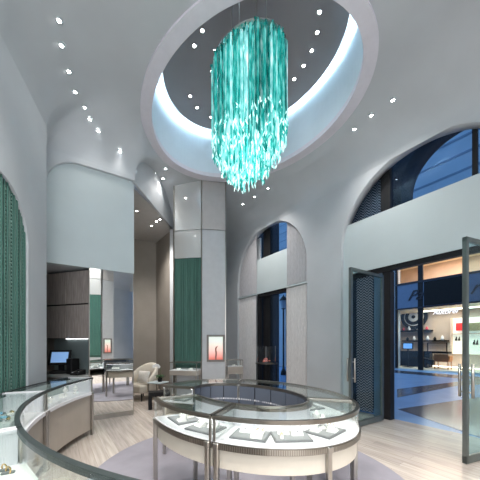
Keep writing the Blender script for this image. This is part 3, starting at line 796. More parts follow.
# near case: white tray with gold cuffs
p = FL(rad(229.8), .125); a = rad(229.6+90)
mb = MB(); mb.box((p.x, p.y, zl+.009), (.32, .28, .016), a, bev=.004); tag(mb.build('display_tray', 'leatherette'), 'white display tray under the two gold cuffs in the near counter case', 'display tray', 'white trays in the near counter case')
p2 = FL(rad(236.5), .20); mb = MB(); mb.box((p2.x, p2.y, zl+.009), (.36, .30, .016), rad(236.5+90), bev=.004)
tag(mb.build('display_tray', 'leatherette'), 'white display tray further along the near counter case, towards the camera', 'display tray', 'white trays in the near counter case')
for k, (u, v) in enumerate(((-.12, .02), (-.055, .03))):
    x = p.x+u*math.cos(a)-v*math.sin(a); y = p.y+u*math.sin(a)+v*math.cos(a)
    r = thing('gold_cuff', ['gold cuff on the white tray, nearer the white end panel', 'gold cuff on the white tray, farther from the white end panel'][k], 'jewellery', (x, y, zl+.017), 0, 'gold cuffs on the white tray')
    mb = MB(); mb.box((x, y, zl+.024), (.07, .028, .013), a+1.2, bev=.004); mb.build('pad', 'tray_grey', r)
    mb = MB(); mb.torus((x, y, zl+.040), .022, .0045, axis='y', n=20, m_=8, rz=a+.4); mb.build('band', 'gold', r)

# ------------------------------------------------------------------ mirror wall and service niche
def mf(a, d): v = PW1 + UC*a + Vector((-UC.y, UC.x))*d; return (v.x, v.y)      # the mirror stands square to the door wall
def pbox(mb, a0, a1, d0, d1, z0, z1):
    return mb.prism([mf(a0, d0), mf(a1, d0), mf(a1, d1), mf(a0, d1)], z0, z1)
mr = thing('wall_mirror', 'tall full-height mirror panel with bronze edge between the dark cabinets and the armchair', 'mirror', (*pf(-.4, .15), 0))
mb = MB(); pbox(mb, -.86, -.010, .10, .12, .10, 3.148); mb.build('mirror_glass', 'mirror', mr)
mb = MB(); pbox(mb, -.87, 0, .09, .13, 0, .10); mb.build('plinth', 'steel', mr)
mb = MB(); pbox(mb, -.010, .0, .095, .125, .10, 3.148); pbox(mb, -.875, -.86, .09, .20, .10, 3.148); mb.build('edge_strip', 'bronze', mr)
mb = MB(); pbox(mb, -.85, -.09, .135, .24, .0, 3.148); struct(mb.build('wall_mirror_back', 'plaster'))
# cabinets
K0, K1 = Vector((-4.42, 5.86)), Vector((-3.06, 5.44)); KD = (K1-K0).normalized(); KN = Vector((KD.y, -KD.x))   # KN towards the room
def kb(mb, t0, t1, d0, d1, z0, z1):
    P = lambda t, d: tuple(K0+KD*t+KN*d)
    return mb.prism([P(t0, d0), P(t0, d1), P(t1, d1), P(t1, d0)], z0, z1)
KL = (K1-K0).length
for row, (z0, z1) in enumerate(((1.70, 2.41), (2.43, 3.12))):
    for c in range(2):
        t0, t1 = KL*c/2+.009, KL*(c+1)/2-.009; m_ = K0+KD*(t0+t1)/2
        r = thing('wall_cabinet', '%s dark wood wall cabinet over the service counter, %s' % (['lower', 'upper'][row], ['on the side by the pier', 'on the side by the mirror'][c]), 'cabinet', (m_.x, m_.y, z0), 0, 'dark wall cabinets in the niche')
        mb = MB(); kb(mb, t0, t1, -.33, -.02, z0, z1); mb.build('carcass', 'black', r)
        mb = MB(); kb(mb, t0+.004, t1-.004, -.019, .0, z0+.004, z1-.004); dr = mb.build('door', 'cabinet_wood', r)
mb = MB(); kb(mb, -.05, KL+.02, -.36, -.33, .0, 3.15); struct(mb.build('wall_splash', 'splash'))
mb = MB(); kb(mb, .35, KL-.25, -.31, -.29, 1.69, 1.699)
tag(mb.build('under_cabinet_light', 'led_case'), 'slim light strip glowing beneath the dark wall cabinets', 'light strip')
mb = MB(); kb(mb, -.05, KL-.02, -.325, .30, .90, .95); o = mb.build('service_counter', 'counter_stone')
tag(o, 'grey stone service counter in the niche carrying the till and telephone', 'counter')
mb = MB(); kb(mb, 0, KL-.25, -.32, .20, 0, .90); tag(mb.build('base_cabinet', 'cabinet_wood'), 'dark base cabinet below the grey service counter', 'cabinet')
# till
q = K0+KD*.62+KN*.05
r = thing('till_monitor', 'black point-of-sale terminal with tilted blue screen on the service counter', 'computer', (q.x, q.y, .951), rad(-22))
kang = math.atan2(KD.y, KD.x)
def tl(mbx, T):
    mbx.v = [tuple(T @ Vector(v)) for v in mbx.v]; return mbx
T = Matrix.Translation((q.x, q.y, .951)) @ Matrix.Rotation(kang+.60, 4, 'Z')
r.rotation_euler = (0, 0, 0)
mb = MB(); mb.box((0, .02, .03), (.34, .28, .06), bev=.01); mb.box((0, .06, .15), (.10, .06, .22), bev=.01); tl(mb, T).build('base', 'black', r)
mb = MB(); mb.box((0, -.03, .34), (.40, .03, .33), rx=rad(-22), bev=.008); mh = tl(mb, T).build('monitor_housing', 'black', r)
mb = MB(); mb.box((0, -.0476, .347), (.31, .004, .235), rx=rad(-22)); tl(mb, T).build('screen', 'screen_blue', mh)
q2 = K0+KD*.93+KN*.02; T = Matrix.Translation((q2.x, q2.y, .951)) @ Matrix.Rotation(kang, 4, 'Z')
r = thing('receipt_printer', 'black box-shaped receipt printer beside the till monitor', 'printer', (q2.x, q2.y, .951))
mb = MB(); mb.box((0, 0, .16), (.15, .2, .32), bev=.012); tl(mb, T).build('housing', 'black', r)
mb = MB(); mb.box((0, -.04, .324), (.08, .02, .008)); tl(mb, T).build('paper_slot', 'steel', r)
q3 = K0+KD*1.18+KN*.12; T = Matrix.Translation((q3.x, q3.y, .951)) @ Matrix.Rotation(kang, 4, 'Z')
r = thing('telephone', 'black desk telephone with pale handset on the service counter near the mirror', 'telephone', (q3.x, q3.y, .951))
mb = MB(); mb.add([(-.1, -.1, 0), (.1, -.1, 0), (.1, .1, 0), (-.1, .1, 0), (-.1, -.1, .03), (.1, -.1, .03), (.1, .1, .1), (-.1, .1, .1)],
    [(0, 3, 2, 1), (4, 5, 6, 7), (0, 1, 5, 4), (1, 2, 6, 5), (2, 3, 7, 6), (3, 0, 4, 7)]); tl(mb, T).build('base', 'black', r)
for nm, dx in (('handset', -.05), ('keypad', .05)):
    mb = MB(); mb.box((dx, 0, .078), (.045, .19 if nm == 'handset' else .12, .025), rx=rad(19), bev=.008); tl(mb, T).build(nm, 'silver', r)

# ------------------------------------------------------------------ lounge: armchair, table, orchid, bench
def arm_chair(x, y, rz):
    r = thing('armchair', 'cream upholstered barrel armchair against the taupe alcove wall beside the mirror', 'armchair', (x, y, 0), 0)
    T = Matrix.Translation((x, y, 0)) @ Matrix.Rotation(rz, 4, 'Z')
    mb = MB(); mb.box((0, -.02, .33), (.62, .62, .22), bev=.05); tl(mb, T).build('seat', 'fabric_cream', r)
    mb = MB(); vs = []; n = 26; ri, ro = .33, .43
    for i in range(n+1):
        t = rad(-20)+rad(220)*i/n; k = math.sin(max(0, min(PI, (t-rad(-20))/rad(220)*PI)))
        zt = .60+.42*k**0.9
        for rr_, z in ((ri, .22), (ro, .22), (ro+.01, zt-.06), ((ri+ro)/2+.02, zt), (ri, zt-.05)):
            vs.append((rr_*math.cos(t), rr_*math.sin(t)*.95, z))
    fs = [(i*5+j, (i+1)*5+j, (i+1)*5+(j+1) % 5, i*5+(j+1) % 5) for i in range(n) for j in range(5)] + [(0, 1, 2, 3, 4), tuple(n*5+j for j in (4, 3, 2, 1, 0))]
    mb.add(vs, fs, True); tl(mb, T).build('backrest', 'fabric_cream', r)
    for sx in (-1, 1):
        for sy in (-1, 1):
            mb = MB(); mb.tube([(sx*.26, sy*.26, .0), (sx*.25, sy*.25, .24)], .02, 8, radii=[.013, .022]); tl(mb, T).build('leg', 'black', r)
    return r
arm_chair(-2.80, 7.55, rad(-28))
r = thing('cushion', 'small pale cushion leaning on the cream armchair', 'cushion', (-2.74, 7.4, .44))
T = Matrix.Translation((-2.73, 7.42, .64)) @ Matrix.Rotation(rad(-28), 4, 'Z') @ Matrix.Rotation(rad(-15), 4, 'X')
mb = MB(); n = 10; vs = []
for s_ in (-1, 1):
    for i in range(n+1):
        for j in range(n+1):
            u, v = i/n*2-1, j/n*2-1; th = .07*(1-u**4)*(1-v**4)+.004
            vs.append((u*.21*(1-.06*(1-abs(v))**2*0-.05*v*v*u*u*-1), s_*th, v*.17))
m2 = (n+1)**2; fs = []
for k in range(2):
    for i in range(n):
        for j in range(n): fs.append((k*m2+i*(n+1)+j, k*m2+(i+1)*(n+1)+j, k*m2+(i+1)*(n+1)+j+1, k*m2+i*(n+1)+j+1))
for i in range(n):
    for a_, b_ in (((i*(n+1)), ((i+1)*(n+1))), ((i*(n+1)+n), ((i+1)*(n+1)+n)), (i, i+1), (n*(n+1)+i, n*(n+1)+i+1)):
        fs.append((a_, b_, b_+m2, a_+m2))
mb.add(vs, fs, True); tl(mb, T).build('cover', 'pillow', r)
# side table with stone top
tx, ty = -2.16, 6.95
r = thing('side_table', 'small square side table with pale top and thin dark legs beside the armchair', 'table', (tx, ty, 0))
mb = MB(); mb.box((tx, ty, .56), (.42, .38, .025), rad(-20), bev=.006); mb.build('tabletop', 'panel_white', r)
for sx in (-1, 1):
    for sy in (-1, 1):
        v = Matrix.Rotation(rad(-20), 2) @ Vector((sx*.18, sy*.16)); mb = MB(); mb.box((tx+v.x, ty+v.y, .273), (.018, .018, .546), rad(-20)); mb.build('leg', 'bronze', r)
# orchid
ox, oy = tx+.03, ty+.05
r = thing('potted_orchid', 'white orchid in a small dark pot standing on the side table', 'plant', (ox, oy, .573))
mb = MB(); mb.lathe([(0, 0), (.05, 0), (.065, .10), (.06, .10), (.05, .08), (0, .08)], (ox, oy, .5735), 16); mb.build('pot', 'black', r)
mb = MB()
for k in range(6):
    t = k*1.05+.3; d = Vector((math.cos(t), math.sin(t)))
    pts = [(0, 0, .08), (.06, 0, .16), (.13, 0, .17), (.18, 0, .12)]; w = [.012, .03, .028, .004]; vs = []
    for (u, _, z), ww in zip(pts, w):
        pr = Vector((-d.y, d.x))
        for s_ in (-1, 1): vs.append((ox+d.x*u+pr.x*ww*s_, oy+d.y*u+pr.y*ww*s_, .573+z))
    for (u, _, z), ww in zip(pts, w):
        pr = Vector((-d.y, d.x))
        for s_ in (-1, 1): vs.append((ox+d.x*u+pr.x*ww*s_, oy+d.y*u+pr.y*ww*s_, .573+z-.004))
    mb.add(vs, [(i*2, i*2+1, i*2+3, i*2+2) for i in range(3)]+[(8+i*2+2, 8+i*2+3, 8+i*2+1, 8+i*2) for i in range(3)], True)
mb.build('leaves', 'leaf', r)
stem = [(ox, oy, .64), (ox+.02, oy, .80), (ox+.02, oy-.01, .92), (ox-.04, oy-.02, 1.0), (ox-.12, oy-.03, 1.0)]
mb = MB(); mb.tube(stem, .004, 6); st = mb.build('stem', 'leaf', r)
for k, (fx, fz) in enumerate(((-.05, 1.0), (-.10, 1.01), (-.15, .985), (-.02, .97))):
    mb = MB()
    for q_ in range(5):
        t = q_*2*PI/5+.3; mb.ball((ox+fx+.024*math.cos(t), oy-.04, .0+fz+.024*math.sin(t)), .022, (1, .3, 1), 8)
    mb.build('bloom', 'petal', st)
# black low bench
r = thing('low_bench', 'low black slab bench beside the foot of the mirror', 'bench', (-2.25, 6.35, 0))
mb = MB(); mb.box((-2.0, 6.5, .36), (.50, .30, .10), rad(20), bev=.01); mb.build('seat', 'black', r)
for s_ in (-1, 1):
    v = Vector((math.cos(rad(20)), math.sin(rad(20))))*s_*.21; mb = MB(); mb.box((-2.0+v.x, 6.5+v.y, .155), (.08, .30, .31), rad(20), bev=.008); mb.build('leg', 'black', r)

# ------------------------------------------------------------------ column showcases and picture
def small_case(name, label, p, q, t0, t1, dep, z0, zg, zt, leg=True):
    m_ = face_pt(p, q, (t0+t1)/2, dep/2); r = thing(name, label, 'showcase', (m_.x, m_.y, 0), 0, 'small wall showcases at the column')
    def bx(a, b_, d0, d1, za, zb, nm, mt):
        mb = MB(); mb.prism([tuple(face_pt(p, q, t, d)) for t, d in ((a, d0), (a, d1), (b_, d1), (b_, d0))], za, zb); return mb.build(nm, mt, r)
    w = (q-p).length; e = .015/w
    bx(t0, t1, .02, dep, z0, zg, 'body', 'taupe_front'); bx(t0, t1, .02, dep, zg, zg+.012, 'display_deck', 'deck_white')
    bx(t0+e, t1-e, .03, .036, zg+.012, zt-.02, 'back_glass', 'glass'); bx(t0+e, t1-e, dep-.01, dep-.004, zg+.012, zt-.02, 'front_glass', 'glass')
    bx(t0+e, t1-e, .03, dep-.01, zt-.012, zt-.004, 'glass_top', 'case_top')
    for a in (t0, t1-e):
        for d in (.025, dep-.018): bx(a, a+e, d, d+.016, zg+.012, zt-.02, 'corner_post', 'bronze')
    mb = MB()
    for (a, b_, d0, d1) in ((t0, t1, .02, .04), (t0, t1, dep-.02, dep), (t0, t0+e, .02, dep), (t1-e, t1, .02, dep)):
        mb.prism([tuple(face_pt(p, q, t, d)) for t, d in ((a, d0), (a, d1), (b_, d1), (b_, d0))], zt-.02, zt)
    mb.build('top_frame', 'bronze', r)
    bx(t0+2*e, t1-2*e, dep-.036, dep-.024, zt-.018, zt-.013, 'light_strip', 'led_case')
    if leg:
        for a in (t0+.02, t1-.02-e*2):
            for d in (.04, dep-.05): bx(a, a+2*e, d, d+.03, 0, z0, 'leg', 'steel')
    return r
small_case('column_showcase', 'low glass showcase with two white busts below the green panel of the column', CL, CC, .06, .99, .40, .74, .86, 1.09)
for k, t in enumerate((.30, .72)):
    pp = face_pt(CL, CC, t, .24); place('b', pp.x, pp.y, .8725, k*.3-.1, 'white sloping stand in the column showcase, %s' % ['toward the alcove', 'toward the picture'][k], 'stands in the column showcases')
EL, ER = Vector((-.47, 8.75)), Vector((.02, 8.86))
small_case('column_showcase', 'small glass showcase on dark base between the column and the chain curtain', EL, ER, 0, 1, .36, .60, .84, 1.06, leg=True)
pp = face_pt(EL, ER, .45, .2); place('b', pp.x, pp.y, .8525, 0, 'white sloping stand in the small showcase by the chain curtain', 'stands in the column showcases')
def picture(P, Q, t0, t1, z0, z1, label):
    m_ = face_pt(P, Q, (t0+t1)/2, .03); r = thing('picture_frame', label, 'picture', (m_.x, m_.y, z0)); w = (Q-P).length; e = .055/w
    def bx(mb, a, b_, d0, d1, za, zb): return mb.prism([tuple(face_pt(P, Q, t, d)) for t, d in ((a, d0), (a, d1), (b_, d1), (b_, d0))], za, zb)
    mb = MB(); bx(mb, t0, t0+e, .012, .05, z0, z1); bx(mb, t1-e, t1, .012, .05, z0, z1); bx(mb, t0+e, t1-e, .012, .05, z0, z0+.055); bx(mb, t0+e, t1-e, .012, .05, z1-.055, z1)
    mb.build('frame', 'frame_taupe', r)
    mb = MB(); bx(mb, t0+e, t1-e, .013, .022, z0+.055, z1-.055); mb.build('poster', 'poster', r)
    # slim standing figure
    c = (t0+t1)/2; h = z1-z0-.11; zb = z0+.055; mb = MB()
    for (u, z, ru, rz_) in ((0, .10, .022, .10), (.01, .26, .026, .10), (.0, .42, .022, .08), (.015, .53, .018, .03)):
        pt = face_pt(P, Q, c+u/w, .024); mb.ball((pt.x, pt.y, zb+z*h/.62*.62), 1, (ru, .003, rz_), 10)
    a, b_ = face_pt(P, Q, c+.0/w, .024), face_pt(P, Q, c+.05/w, .024)
    mb.tube([(a.x, a.y, zb+.46*h), (b_.x, b_.y, zb+.60*h)], .008, 6)
    mb.build('figure', 'figure_ink', r)
mat('figure_ink', (0.42, 0.16, 0.12), 0.5, noise=0.1)
picture(CC, CR, .20, .94, 1.08, 1.83, 'bronze-framed pink poster of a slim figure on the grey column face')

# second column behind the camera, the one the mirror shows
DG, DC_, DP_ = Vector((2.48, -1.187)), Vector((2.898, -0.652)), Vector((3.504, -0.497))
mb = MB(); mb.prism([(2.505, -1.224), (2.903, -0.691), (3.489, -0.539), (3.653, -1.466), (2.673, -1.687)], 0, 6.3); struct(mb.build('wall_column_rear', 'panel_grey'))
c2 = thing('column_cladding', 'column casing with green beaded panel that shows only in the tall mirror', 'column', (3.05, -1.04, 0))
column_cladding(DC_, DG, DP_, DC_, c2)
picture(DP_, DC_, .18, .86, 1.08, 1.83, 'pink poster in bronze frame that shows only in the tall mirror')

# ------------------------------------------------------------------ window display: cloche on a slim stand
def rp(px, c):
    k = (px-240)/263; D = c/(.814*k+.581); return Vector((k*D, D))
cl = rp(266.5, CW-.25)
r = thing('display_pedestal', 'slim dark pedestal table standing before the far arched window', 'table', (cl.x, cl.y, 0))
mb = MB(); mb.box((cl.x, cl.y, .982), (.48, .48, .035), RA, bev=.006); mb.build('tabletop', 'bronze', r)
for sx in (-1, 1):
    for sy in (-1, 1):
        v = Matrix.Rotation(RA, 2) @ Vector((sx*.21, sy*.21)); mb = MB(); mb.box((cl.x+v.x, cl.y+v.y, .482), (.02, .02, .964), RA); mb.build('leg', 'black_metal', r)
mb = MB(); s_ = .38; h = .50
r = thing('glass_display_box', 'clear glass display box standing on the slim window pedestal', 'display box', (cl.x, cl.y, 1.0005))
for sx, sy, dx, dy in ((0, 1, s_, .006), (0, -1, s_, .006), (1, 0, .006, s_), (-1, 0, .006, s_)):
    v = Matrix.Rotation(RA, 2) @ Vector((sx*s_/2, sy*s_/2)); mb.box((cl.x+v.x, cl.y+v.y, 1.0005+h/2), (dx, dy, h), RA)
mb.box((cl.x, cl.y, 1.0005+h), (s_, s_, .006), RA); mb.build('glass_box', 'glass', r)
mb = MB()
for sx in (-1, 1):
    for sy in (-1, 1):
        v = Matrix.Rotation(RA, 2) @ Vector((sx*s_/2, sy*s_/2)); mb.box((cl.x+v.x, cl.y+v.y, 1.0005+h/2), (.010, .010, h), RA)
mb.build('edges', 'silver', r)
rr = random.Random(4); mb = MB()
for k in range(14):
    mb.ball((cl.x+rr.uniform(-.11, .11), cl.y+rr.uniform(-.09, .09), 1.038+rr.random()*.02), rr.uniform(.025, .038), (1, 1, rr.uniform(.7, 1.0)), 8)
for k in range(6): mb.ball((cl.x-.03+rr.uniform(-.06, .04), cl.y+rr.uniform(-.04, .04), 1.09+rr.random()*.04), .03, (1, 1, 1), 8)
tag(mb.build('coral_ornament', 'pink'), 'lumpy coral-pink ornament inside the glass display box', 'ornament')

# ------------------------------------------------------------------ chandelier
CH = Vector((0.12, 4.0)); CA, CB, CROT = .61, .47, rad(138)
ch = thing('chandelier', 'large teal crystal chandelier of hanging glass rods beneath the oval ceiling opening', 'chandelier', (CH.x, CH.y, 6.05))
rr = random.Random(21)
def rod(mb, x, y, z0, z1, r, n=3):
    a = rr.random()*6; tw = rr.uniform(-.4, .4); vs = []
    for i, (z, q) in enumerate(((z1, r), (z0+.05, r), (z0, r*.25))):
        for j in range(n): t = a+2*PI*j/n+tw*(i > 0); vs.append((x+q*math.cos(t), y+q*math.sin(t), z))
    fs = [(i*n+j, i*n+(j+1) % n, (i+1)*n+(j+1) % n, (i+1)*n+j) for i in range(2) for j in range(n)] + [tuple(range(n-1, -1, -1)), tuple(2*n+j for j in range(n))]
    return mb.add(vs, fs)
rods = []
for k, nrod, zb, zt in ((1.0, 92, 4.60, 5.825), (.86, 64, 4.46, 5.845), (.72, 56, 4.32, 5.84), (.57, 44, 4.20, 5.835), (.42, 32, 4.12, 5.83), (.2, 12, 4.12, 5.825)):
    for i in range(nrod):
        t = 2*PI*(i+rr.random()*.6)/nrod; p = ell(CH, CA, CB, CROT, t, k*(1+rr.uniform(-.03, .03)))
        z0 = zb+rr.uniform(-.10, .10); z1 = zt+rr.uniform(-.03, .03)
        rods.append((p.x, p.y, z0, z1, rr.uniform(.013, .021), k))
front = sorted(rods, key=lambda q: q[1]-1.2*(q[5] > .95)+.4*(q[5] < .6))
cm = ['crystal_teal', 'crystal_teal', 'crystal_pale', 'crystal_deep']
for i, q in enumerate(front[:100]):
    rod(MB_ := MB(), *q[:5]); MB_.build('crystal_rod', cm[rr.randrange(4)], ch)
for mi, mt in enumerate(('crystal_teal', 'crystal_pale')):
    mb = MB()
    for q in front[100+mi::2]: rod(mb, *q[:5])
    o = mb.build('crystal_rods' if mi == 0 else 'pale_crystal_rods', mt, ch); o['kind'] = 'stuff'
# shards clustered at the rod ends
mb = MB(); mb2 = MB(); mb3 = MB()
for q in rods:
    for j in range(3):
        x, y = q[0]+rr.gauss(0, .014), q[1]+rr.gauss(0, .014); z = q[2]+rr.uniform(-.05, .22); r_ = rr.uniform(.007, .013)
        h = rr.uniform(.03, .065); tx_, ty_ = rr.uniform(-.02, .02), rr.uniform(-.02, .02); m_ = mb if j else mb2
        vs = [(x-tx_, y-ty_, z-h)] + [(x+r_*math.cos(a), y+r_*math.sin(a), z) for a in (0, 1.57, 3.14, 4.71)] + [(x+tx_, y+ty_, z+h)]
        m_.add(vs, [(0, 2, 1), (0, 3, 2), (0, 4, 3), (0, 1, 4), (5, 1, 2), (5, 2, 3), (5, 3, 4), (5, 4, 1)])
    if q[5] > .8:
        for j in range(2):
            x, y, z = q[0]+rr.gauss(0, .012), q[1]+rr.gauss(0, .012), q[3]+rr.uniform(-.09, .04); r_ = .018
            mb3.add([(x, y, z-.05)]+[(x+r_*math.cos(a), y+r_*math.sin(a), z) for a in (0, 1.57, 3.14, 4.71)]+[(x, y, z+.03)],
                    [(0, 2, 1), (0, 3, 2), (0, 4, 3), (0, 1, 4), (5, 1, 2), (5, 2, 3), (5, 3, 4), (5, 4, 1)])
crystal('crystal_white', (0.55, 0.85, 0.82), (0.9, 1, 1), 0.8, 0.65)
o = mb.build('pale_shards', 'crystal_white', ch, fix=False); o['kind'] = 'stuff'
o = mb2.build('teal_shards', 'crystal_teal', ch, fix=False); o['kind'] = 'stuff'
o = mb3.build('top_shards', 'crystal_deep', ch, fix=False); o['kind'] = 'stuff'
mb = MB(); mb.prism([tuple(ell(CH, CA*.97, CB*.97, CROT, 2*PI*i/48)) for i in range(48)], 5.885, 5.91); mb.build('canopy', 'steel', ch)
for sx, sy in ((-.35, 0), (.35, 0), (0, .2), (0, -.2)):
    v = ell(CH, 1, 1, CROT, 0, 0)+Vector((sx*math.cos(CROT)-sy*math.sin(CROT), sx*math.sin(CROT)+sy*math.cos(CROT)))
    mb = MB(); mb.tube([(v.x, v.y, 5.91), (v.x, v.y, 7.15)], .006, 6); mb.build('suspension_rod', 'steel', ch)
v = ell(CH, CA*.9, CB*.9, CROT, PI+.3); mb = MB(); mb.box((v.x, v.y, 5.95), (.10, .05, .08), .5); mb.build('driver_box', 'black_metal', ch)

def light(name, kind, loc, energy, col, rot=(0, 0, 0), size=.1, parent=None, spot=None, blend=.6, sy=None):
    d = bpy.data.lights.new(name, kind); d.energy = energy; d.color = col
    if kind == 'AREA':
        d.size = size
        if sy: d.shape = 'RECTANGLE'; d.size_y = sy
    else: d.shadow_soft_size = size
    if spot: d.spot_size = spot; d.spot_blend = blend
    o = bpy.data.objects.new(name, d); COL.objects.link(o); o.location = loc; o.rotation_euler = rot
    if parent is not None: o.parent = parent; o.matrix_parent_inverse = WM(parent).inverted()
    return o
for z in (4.5, 5.1, 5.7): light('chandelier_lamp', 'POINT', (CH.x, CH.y, z), 7, (.85, 1, .98), size=.08, parent=ch)

# ------------------------------------------------------------------ downlights
def downlight_proto():
    r = thing('downlight', 'x', 'downlight')
    mb = MB(); mb.lathe([(.042, -.002), (.030, -.006), (.028, .02), (.042, .02)], n=20, close=True); mb.build('trim_ring', 'panel_white', r)
    mb = MB(); mb.lathe([(0.0, .002), (.027, .002), (.027, .012), (0, .012)], n=20); mb.build('lamp_lens', 'lens', r)
    light('lamp_beam', 'SPOT', (0, 0, -.03), SPOT_W, SPOT_COL, size=.04, parent=r, spot=rad(105), blend=1.0)
    return r
DP = downlight_proto(); first = [True]
def downlight(x, y, z, label, group, power=1.0):
    o = DP if first[0] else copy_tree(DP); first[0] = False
    o.location = (x, y, z); o['label'] = label; o['group'] = group
    if power != 1.0:
        for c in o.children:
            if c.type == 'LIGHT': c.data = c.data.copy(); c.data.energy = SPOT_W*power
    return o
def row(pts, text, group, zf=None, power=1.0):
    for i, (x, y) in enumerate(pts):
        z = zf if zf is not None else ceil_z(x, y)-.012
        downlight(x, y, z, text % (['first', 'second', 'third', 'fourth', 'fifth', 'sixth', 'seventh', 'eighth', 'ninth', 'tenth'][i]), group, power)
row([(-2.43, 3.53), (-2.58, 3.8), (-2.71, 4.16), (-2.82, 4.5), (-2.86, 4.84), (-2.86, 5.01), (-2.80, 5.19), (-2.53, 5.54), (-2.34, 5.98)],
    'white ceiling downlight, %s from the front in the long left-hand row', 'downlights in the long left row', power=.02)
row([(-2.24, 6.92), (-1.91, 6.74), (-2.09, 7.15)], 'white ceiling downlight, %s of the three between left row and column', 'downlights beside the column', power=.12)
row([(0.09, 8.29), (0.43, 7.86), (0.79, 7.41)], 'white ceiling downlight, %s of three over the far arch, counted from the column', 'downlights over the far arch', power=.4)
row([(2.32, 5.34), (2.51, 5.03), (2.74, 4.71)], 'white ceiling downlight, %s of three above the door wall, from the far arch', 'downlights over the door wall', power=.2)
row([(-0.67, 4.67), (-0.85, 4.91), (-1.12, 5.91), (-1.01, 6.2), (-0.71, 6.46)], 'downlight in the grey oval disc, %s along its left side from the front', 'downlights on the left of the oval disc', 7.146)
row([(1.33, 4.41), (1.38, 4.7), (1.36, 4.99), (1.27, 5.26), (1.14, 5.53), (0.97, 5.79)], 'downlight in the grey oval disc, %s along its right side from the front', 'downlights on the right of the oval disc', 7.146)
row([(-2.78, 7.07), (-2.67, 7.95), (-2.44, 7.68), (-2.31, 7.56)], 'small downlight in the lower alcove ceiling, %s from the mirror wall', 'downlights in the alcove', 5.146, power=.45)
row([(-1.3, 2.5), (-1.4, 1.5), (-.8, .5), (.3, .2), (1.5, .2)], 'ceiling downlight, %s of the row passing over the near side of the ring', 'downlights over the near side', power=1.25)
row([(2.4, 1.3), (2.6, 2.3), (2.5, 3.2)], 'ceiling downlight, %s of three beside the right door leaf', 'downlights by the right leaf', power=.2)
row([(-1.5, -1.5), (.5, -1.8), (2.2, -.6), (4.2, -.8), (5.5, .6)], 'ceiling downlight, %s of the rear row of the shop', 'rear downlights', power=1.6)


# ------------------------------------------------------------------ street outside
mb = MB(); mb.prism([R(-30, CW+.34), R(25, CW+.34), R(25, 30), R(-30, 30)], -.14, -.02); struct(mb.build('ground', 'street_blue'))
for k, poly in enumerate(([(3.86, 6.43), (7.19, 7.87), (11.49, 9.44), (4.34, 3.57), (4.12, 4.52)], [(4.66, 7.79), (5.51, 9.23), (10.77, 11.80), (17.81, 14.65), (14.35, 11.80), (8.08, 9.88)])):
    mb = MB(); mb.prism(poly, -.02, -.014); struct(mb.build('trim_street_%d' % (k+1), 'street_dark'))
mb = MB(); rbox(mb, -25, 20, CW+9.6, CW+11.0, -.02, -.013); struct(mb.build('trim_street_3', 'street_dark'))
SF = 17.9          # shop front plane
mb = MB(); aL = -7.85
rbox(mb, -30, aL, SF-.1, SF+.5, 0, 14); rbox(mb, 1, 14, SF-.1, SF+.5, 0, 14); rbox(mb, aL, 1, SF, SF+.5, 7.0, 14)
struct(mb.build('wall_street_facade', 'facade'))
mb = MB()
for z in [i*.75 for i in range(0, 19)]: rbox(mb, -30, aL+.001, SF-.12, SF-.1, z, z+.03); 
for z in [7.2+i*.9 for i in range(8)]: rbox(mb, aL, 14, SF-.03, SF, z, z+.12)
for a in [-9.5-i*1.6 for i in range(12)]: rbox(mb, a, a+.8, SF-.13, SF-.1, 4.4, 6.2); rbox(mb, a, a+.8, SF-.13, SF-.1, .9, 3.2)
struct(mb.build('trim_facade', 'facade_dark'))
# shop
sh = thing('shopfront', 'warmly lit boutique front across the street with dark sign band', 'shop', R3(-4, SF, 0))
def sb(nm, items, mt):
    mb = MB()
    for it in items: rbox(mb, *it)
    return mb.build(nm, mt, sh)
sb('interior_wall', [(aL-2.7, 1, SF+3.0, SF+3.1, 0, 7), (aL-2.8, aL-2.7, SF, SF+3.1, 0, 7), (1, 1.1, SF, SF+3.1, 0, 7)], 'shop_beige')
sb('ceiling_slab', [(aL-2.7, 1, SF+.1, SF+3, 3.7, 3.8), (aL-2.7, 1, SF+.1, SF+3, 6.9, 7.0)], 'shop_cream')
sb('shop_floor', [(aL-2.7, 1, SF+.0, SF+3, -.02, .06)], 'shop_cream')
sb('sign_band', [(aL, 1, SF-.10, SF+.1, 3.75, 5.2)], 'sign_navy')
sb('mullion', [(-6.62, -6.36, SF-.12, SF-.02, 0, 7), (-2.6, -2.5, SF-.06, SF, 0, 3.75), (aL-.05, aL+.08, SF-.12, SF, 0, 7)], 'black_metal')
sb('cornice', [(aL, 1, SF-.14, SF+.06, 5.2, 5.32), (aL, 1, SF-.14, SF+.06, 3.68, 3.76)], 'sign_ink')
sb('shop_glass', [(aL, 1, SF-.01, SF, .06, 3.7)], 'window_glass')
sb('sign_black_panel', [(-6.30, -4.45, SF-.13, SF-.10, 3.78, 5.18)], 'black')  # plain black panel in front of part of the sign band
sb('light_panel', [(aL+.5, .5, SF+1.9, SF+2.2, 3.66, 3.69), (aL+.5, .5, SF+1.2, SF+1.5, 6.8, 6.85), (aL+.2, .5, SF+2.6, SF+2.7, .07, .10)], 'led_warm')
def text(body, a, c, z, size, mt, nm, parent, shear=0.0, ext=.02, ry=0):
    cu = bpy.data.curves.new(nm, 'FONT'); cu.body = body; cu.size = size; cu.extrude = ext; cu.shear = shear
    tmp = bpy.data.objects.new(nm, cu); COL.objects.link(tmp)
    me = bpy.data.meshes.new_from_object(tmp); bpy.data.objects.remove(tmp)
    me.materials.clear(); me.materials.append(MATS[mt]); o = bpy.data.objects.new(nm, me); COL.objects.link(o)
    o.location = R3(a, c, z); o.rotation_euler = (PI/2, ry, RA)
    if parent is not None: o.parent = parent; o.matrix_parent_inverse = WM(parent).inverted()
    return o
text('Pa', -7.2, SF-.14, 4.2, .85, 'sign_ink', 'sign_letters', sh, .5)
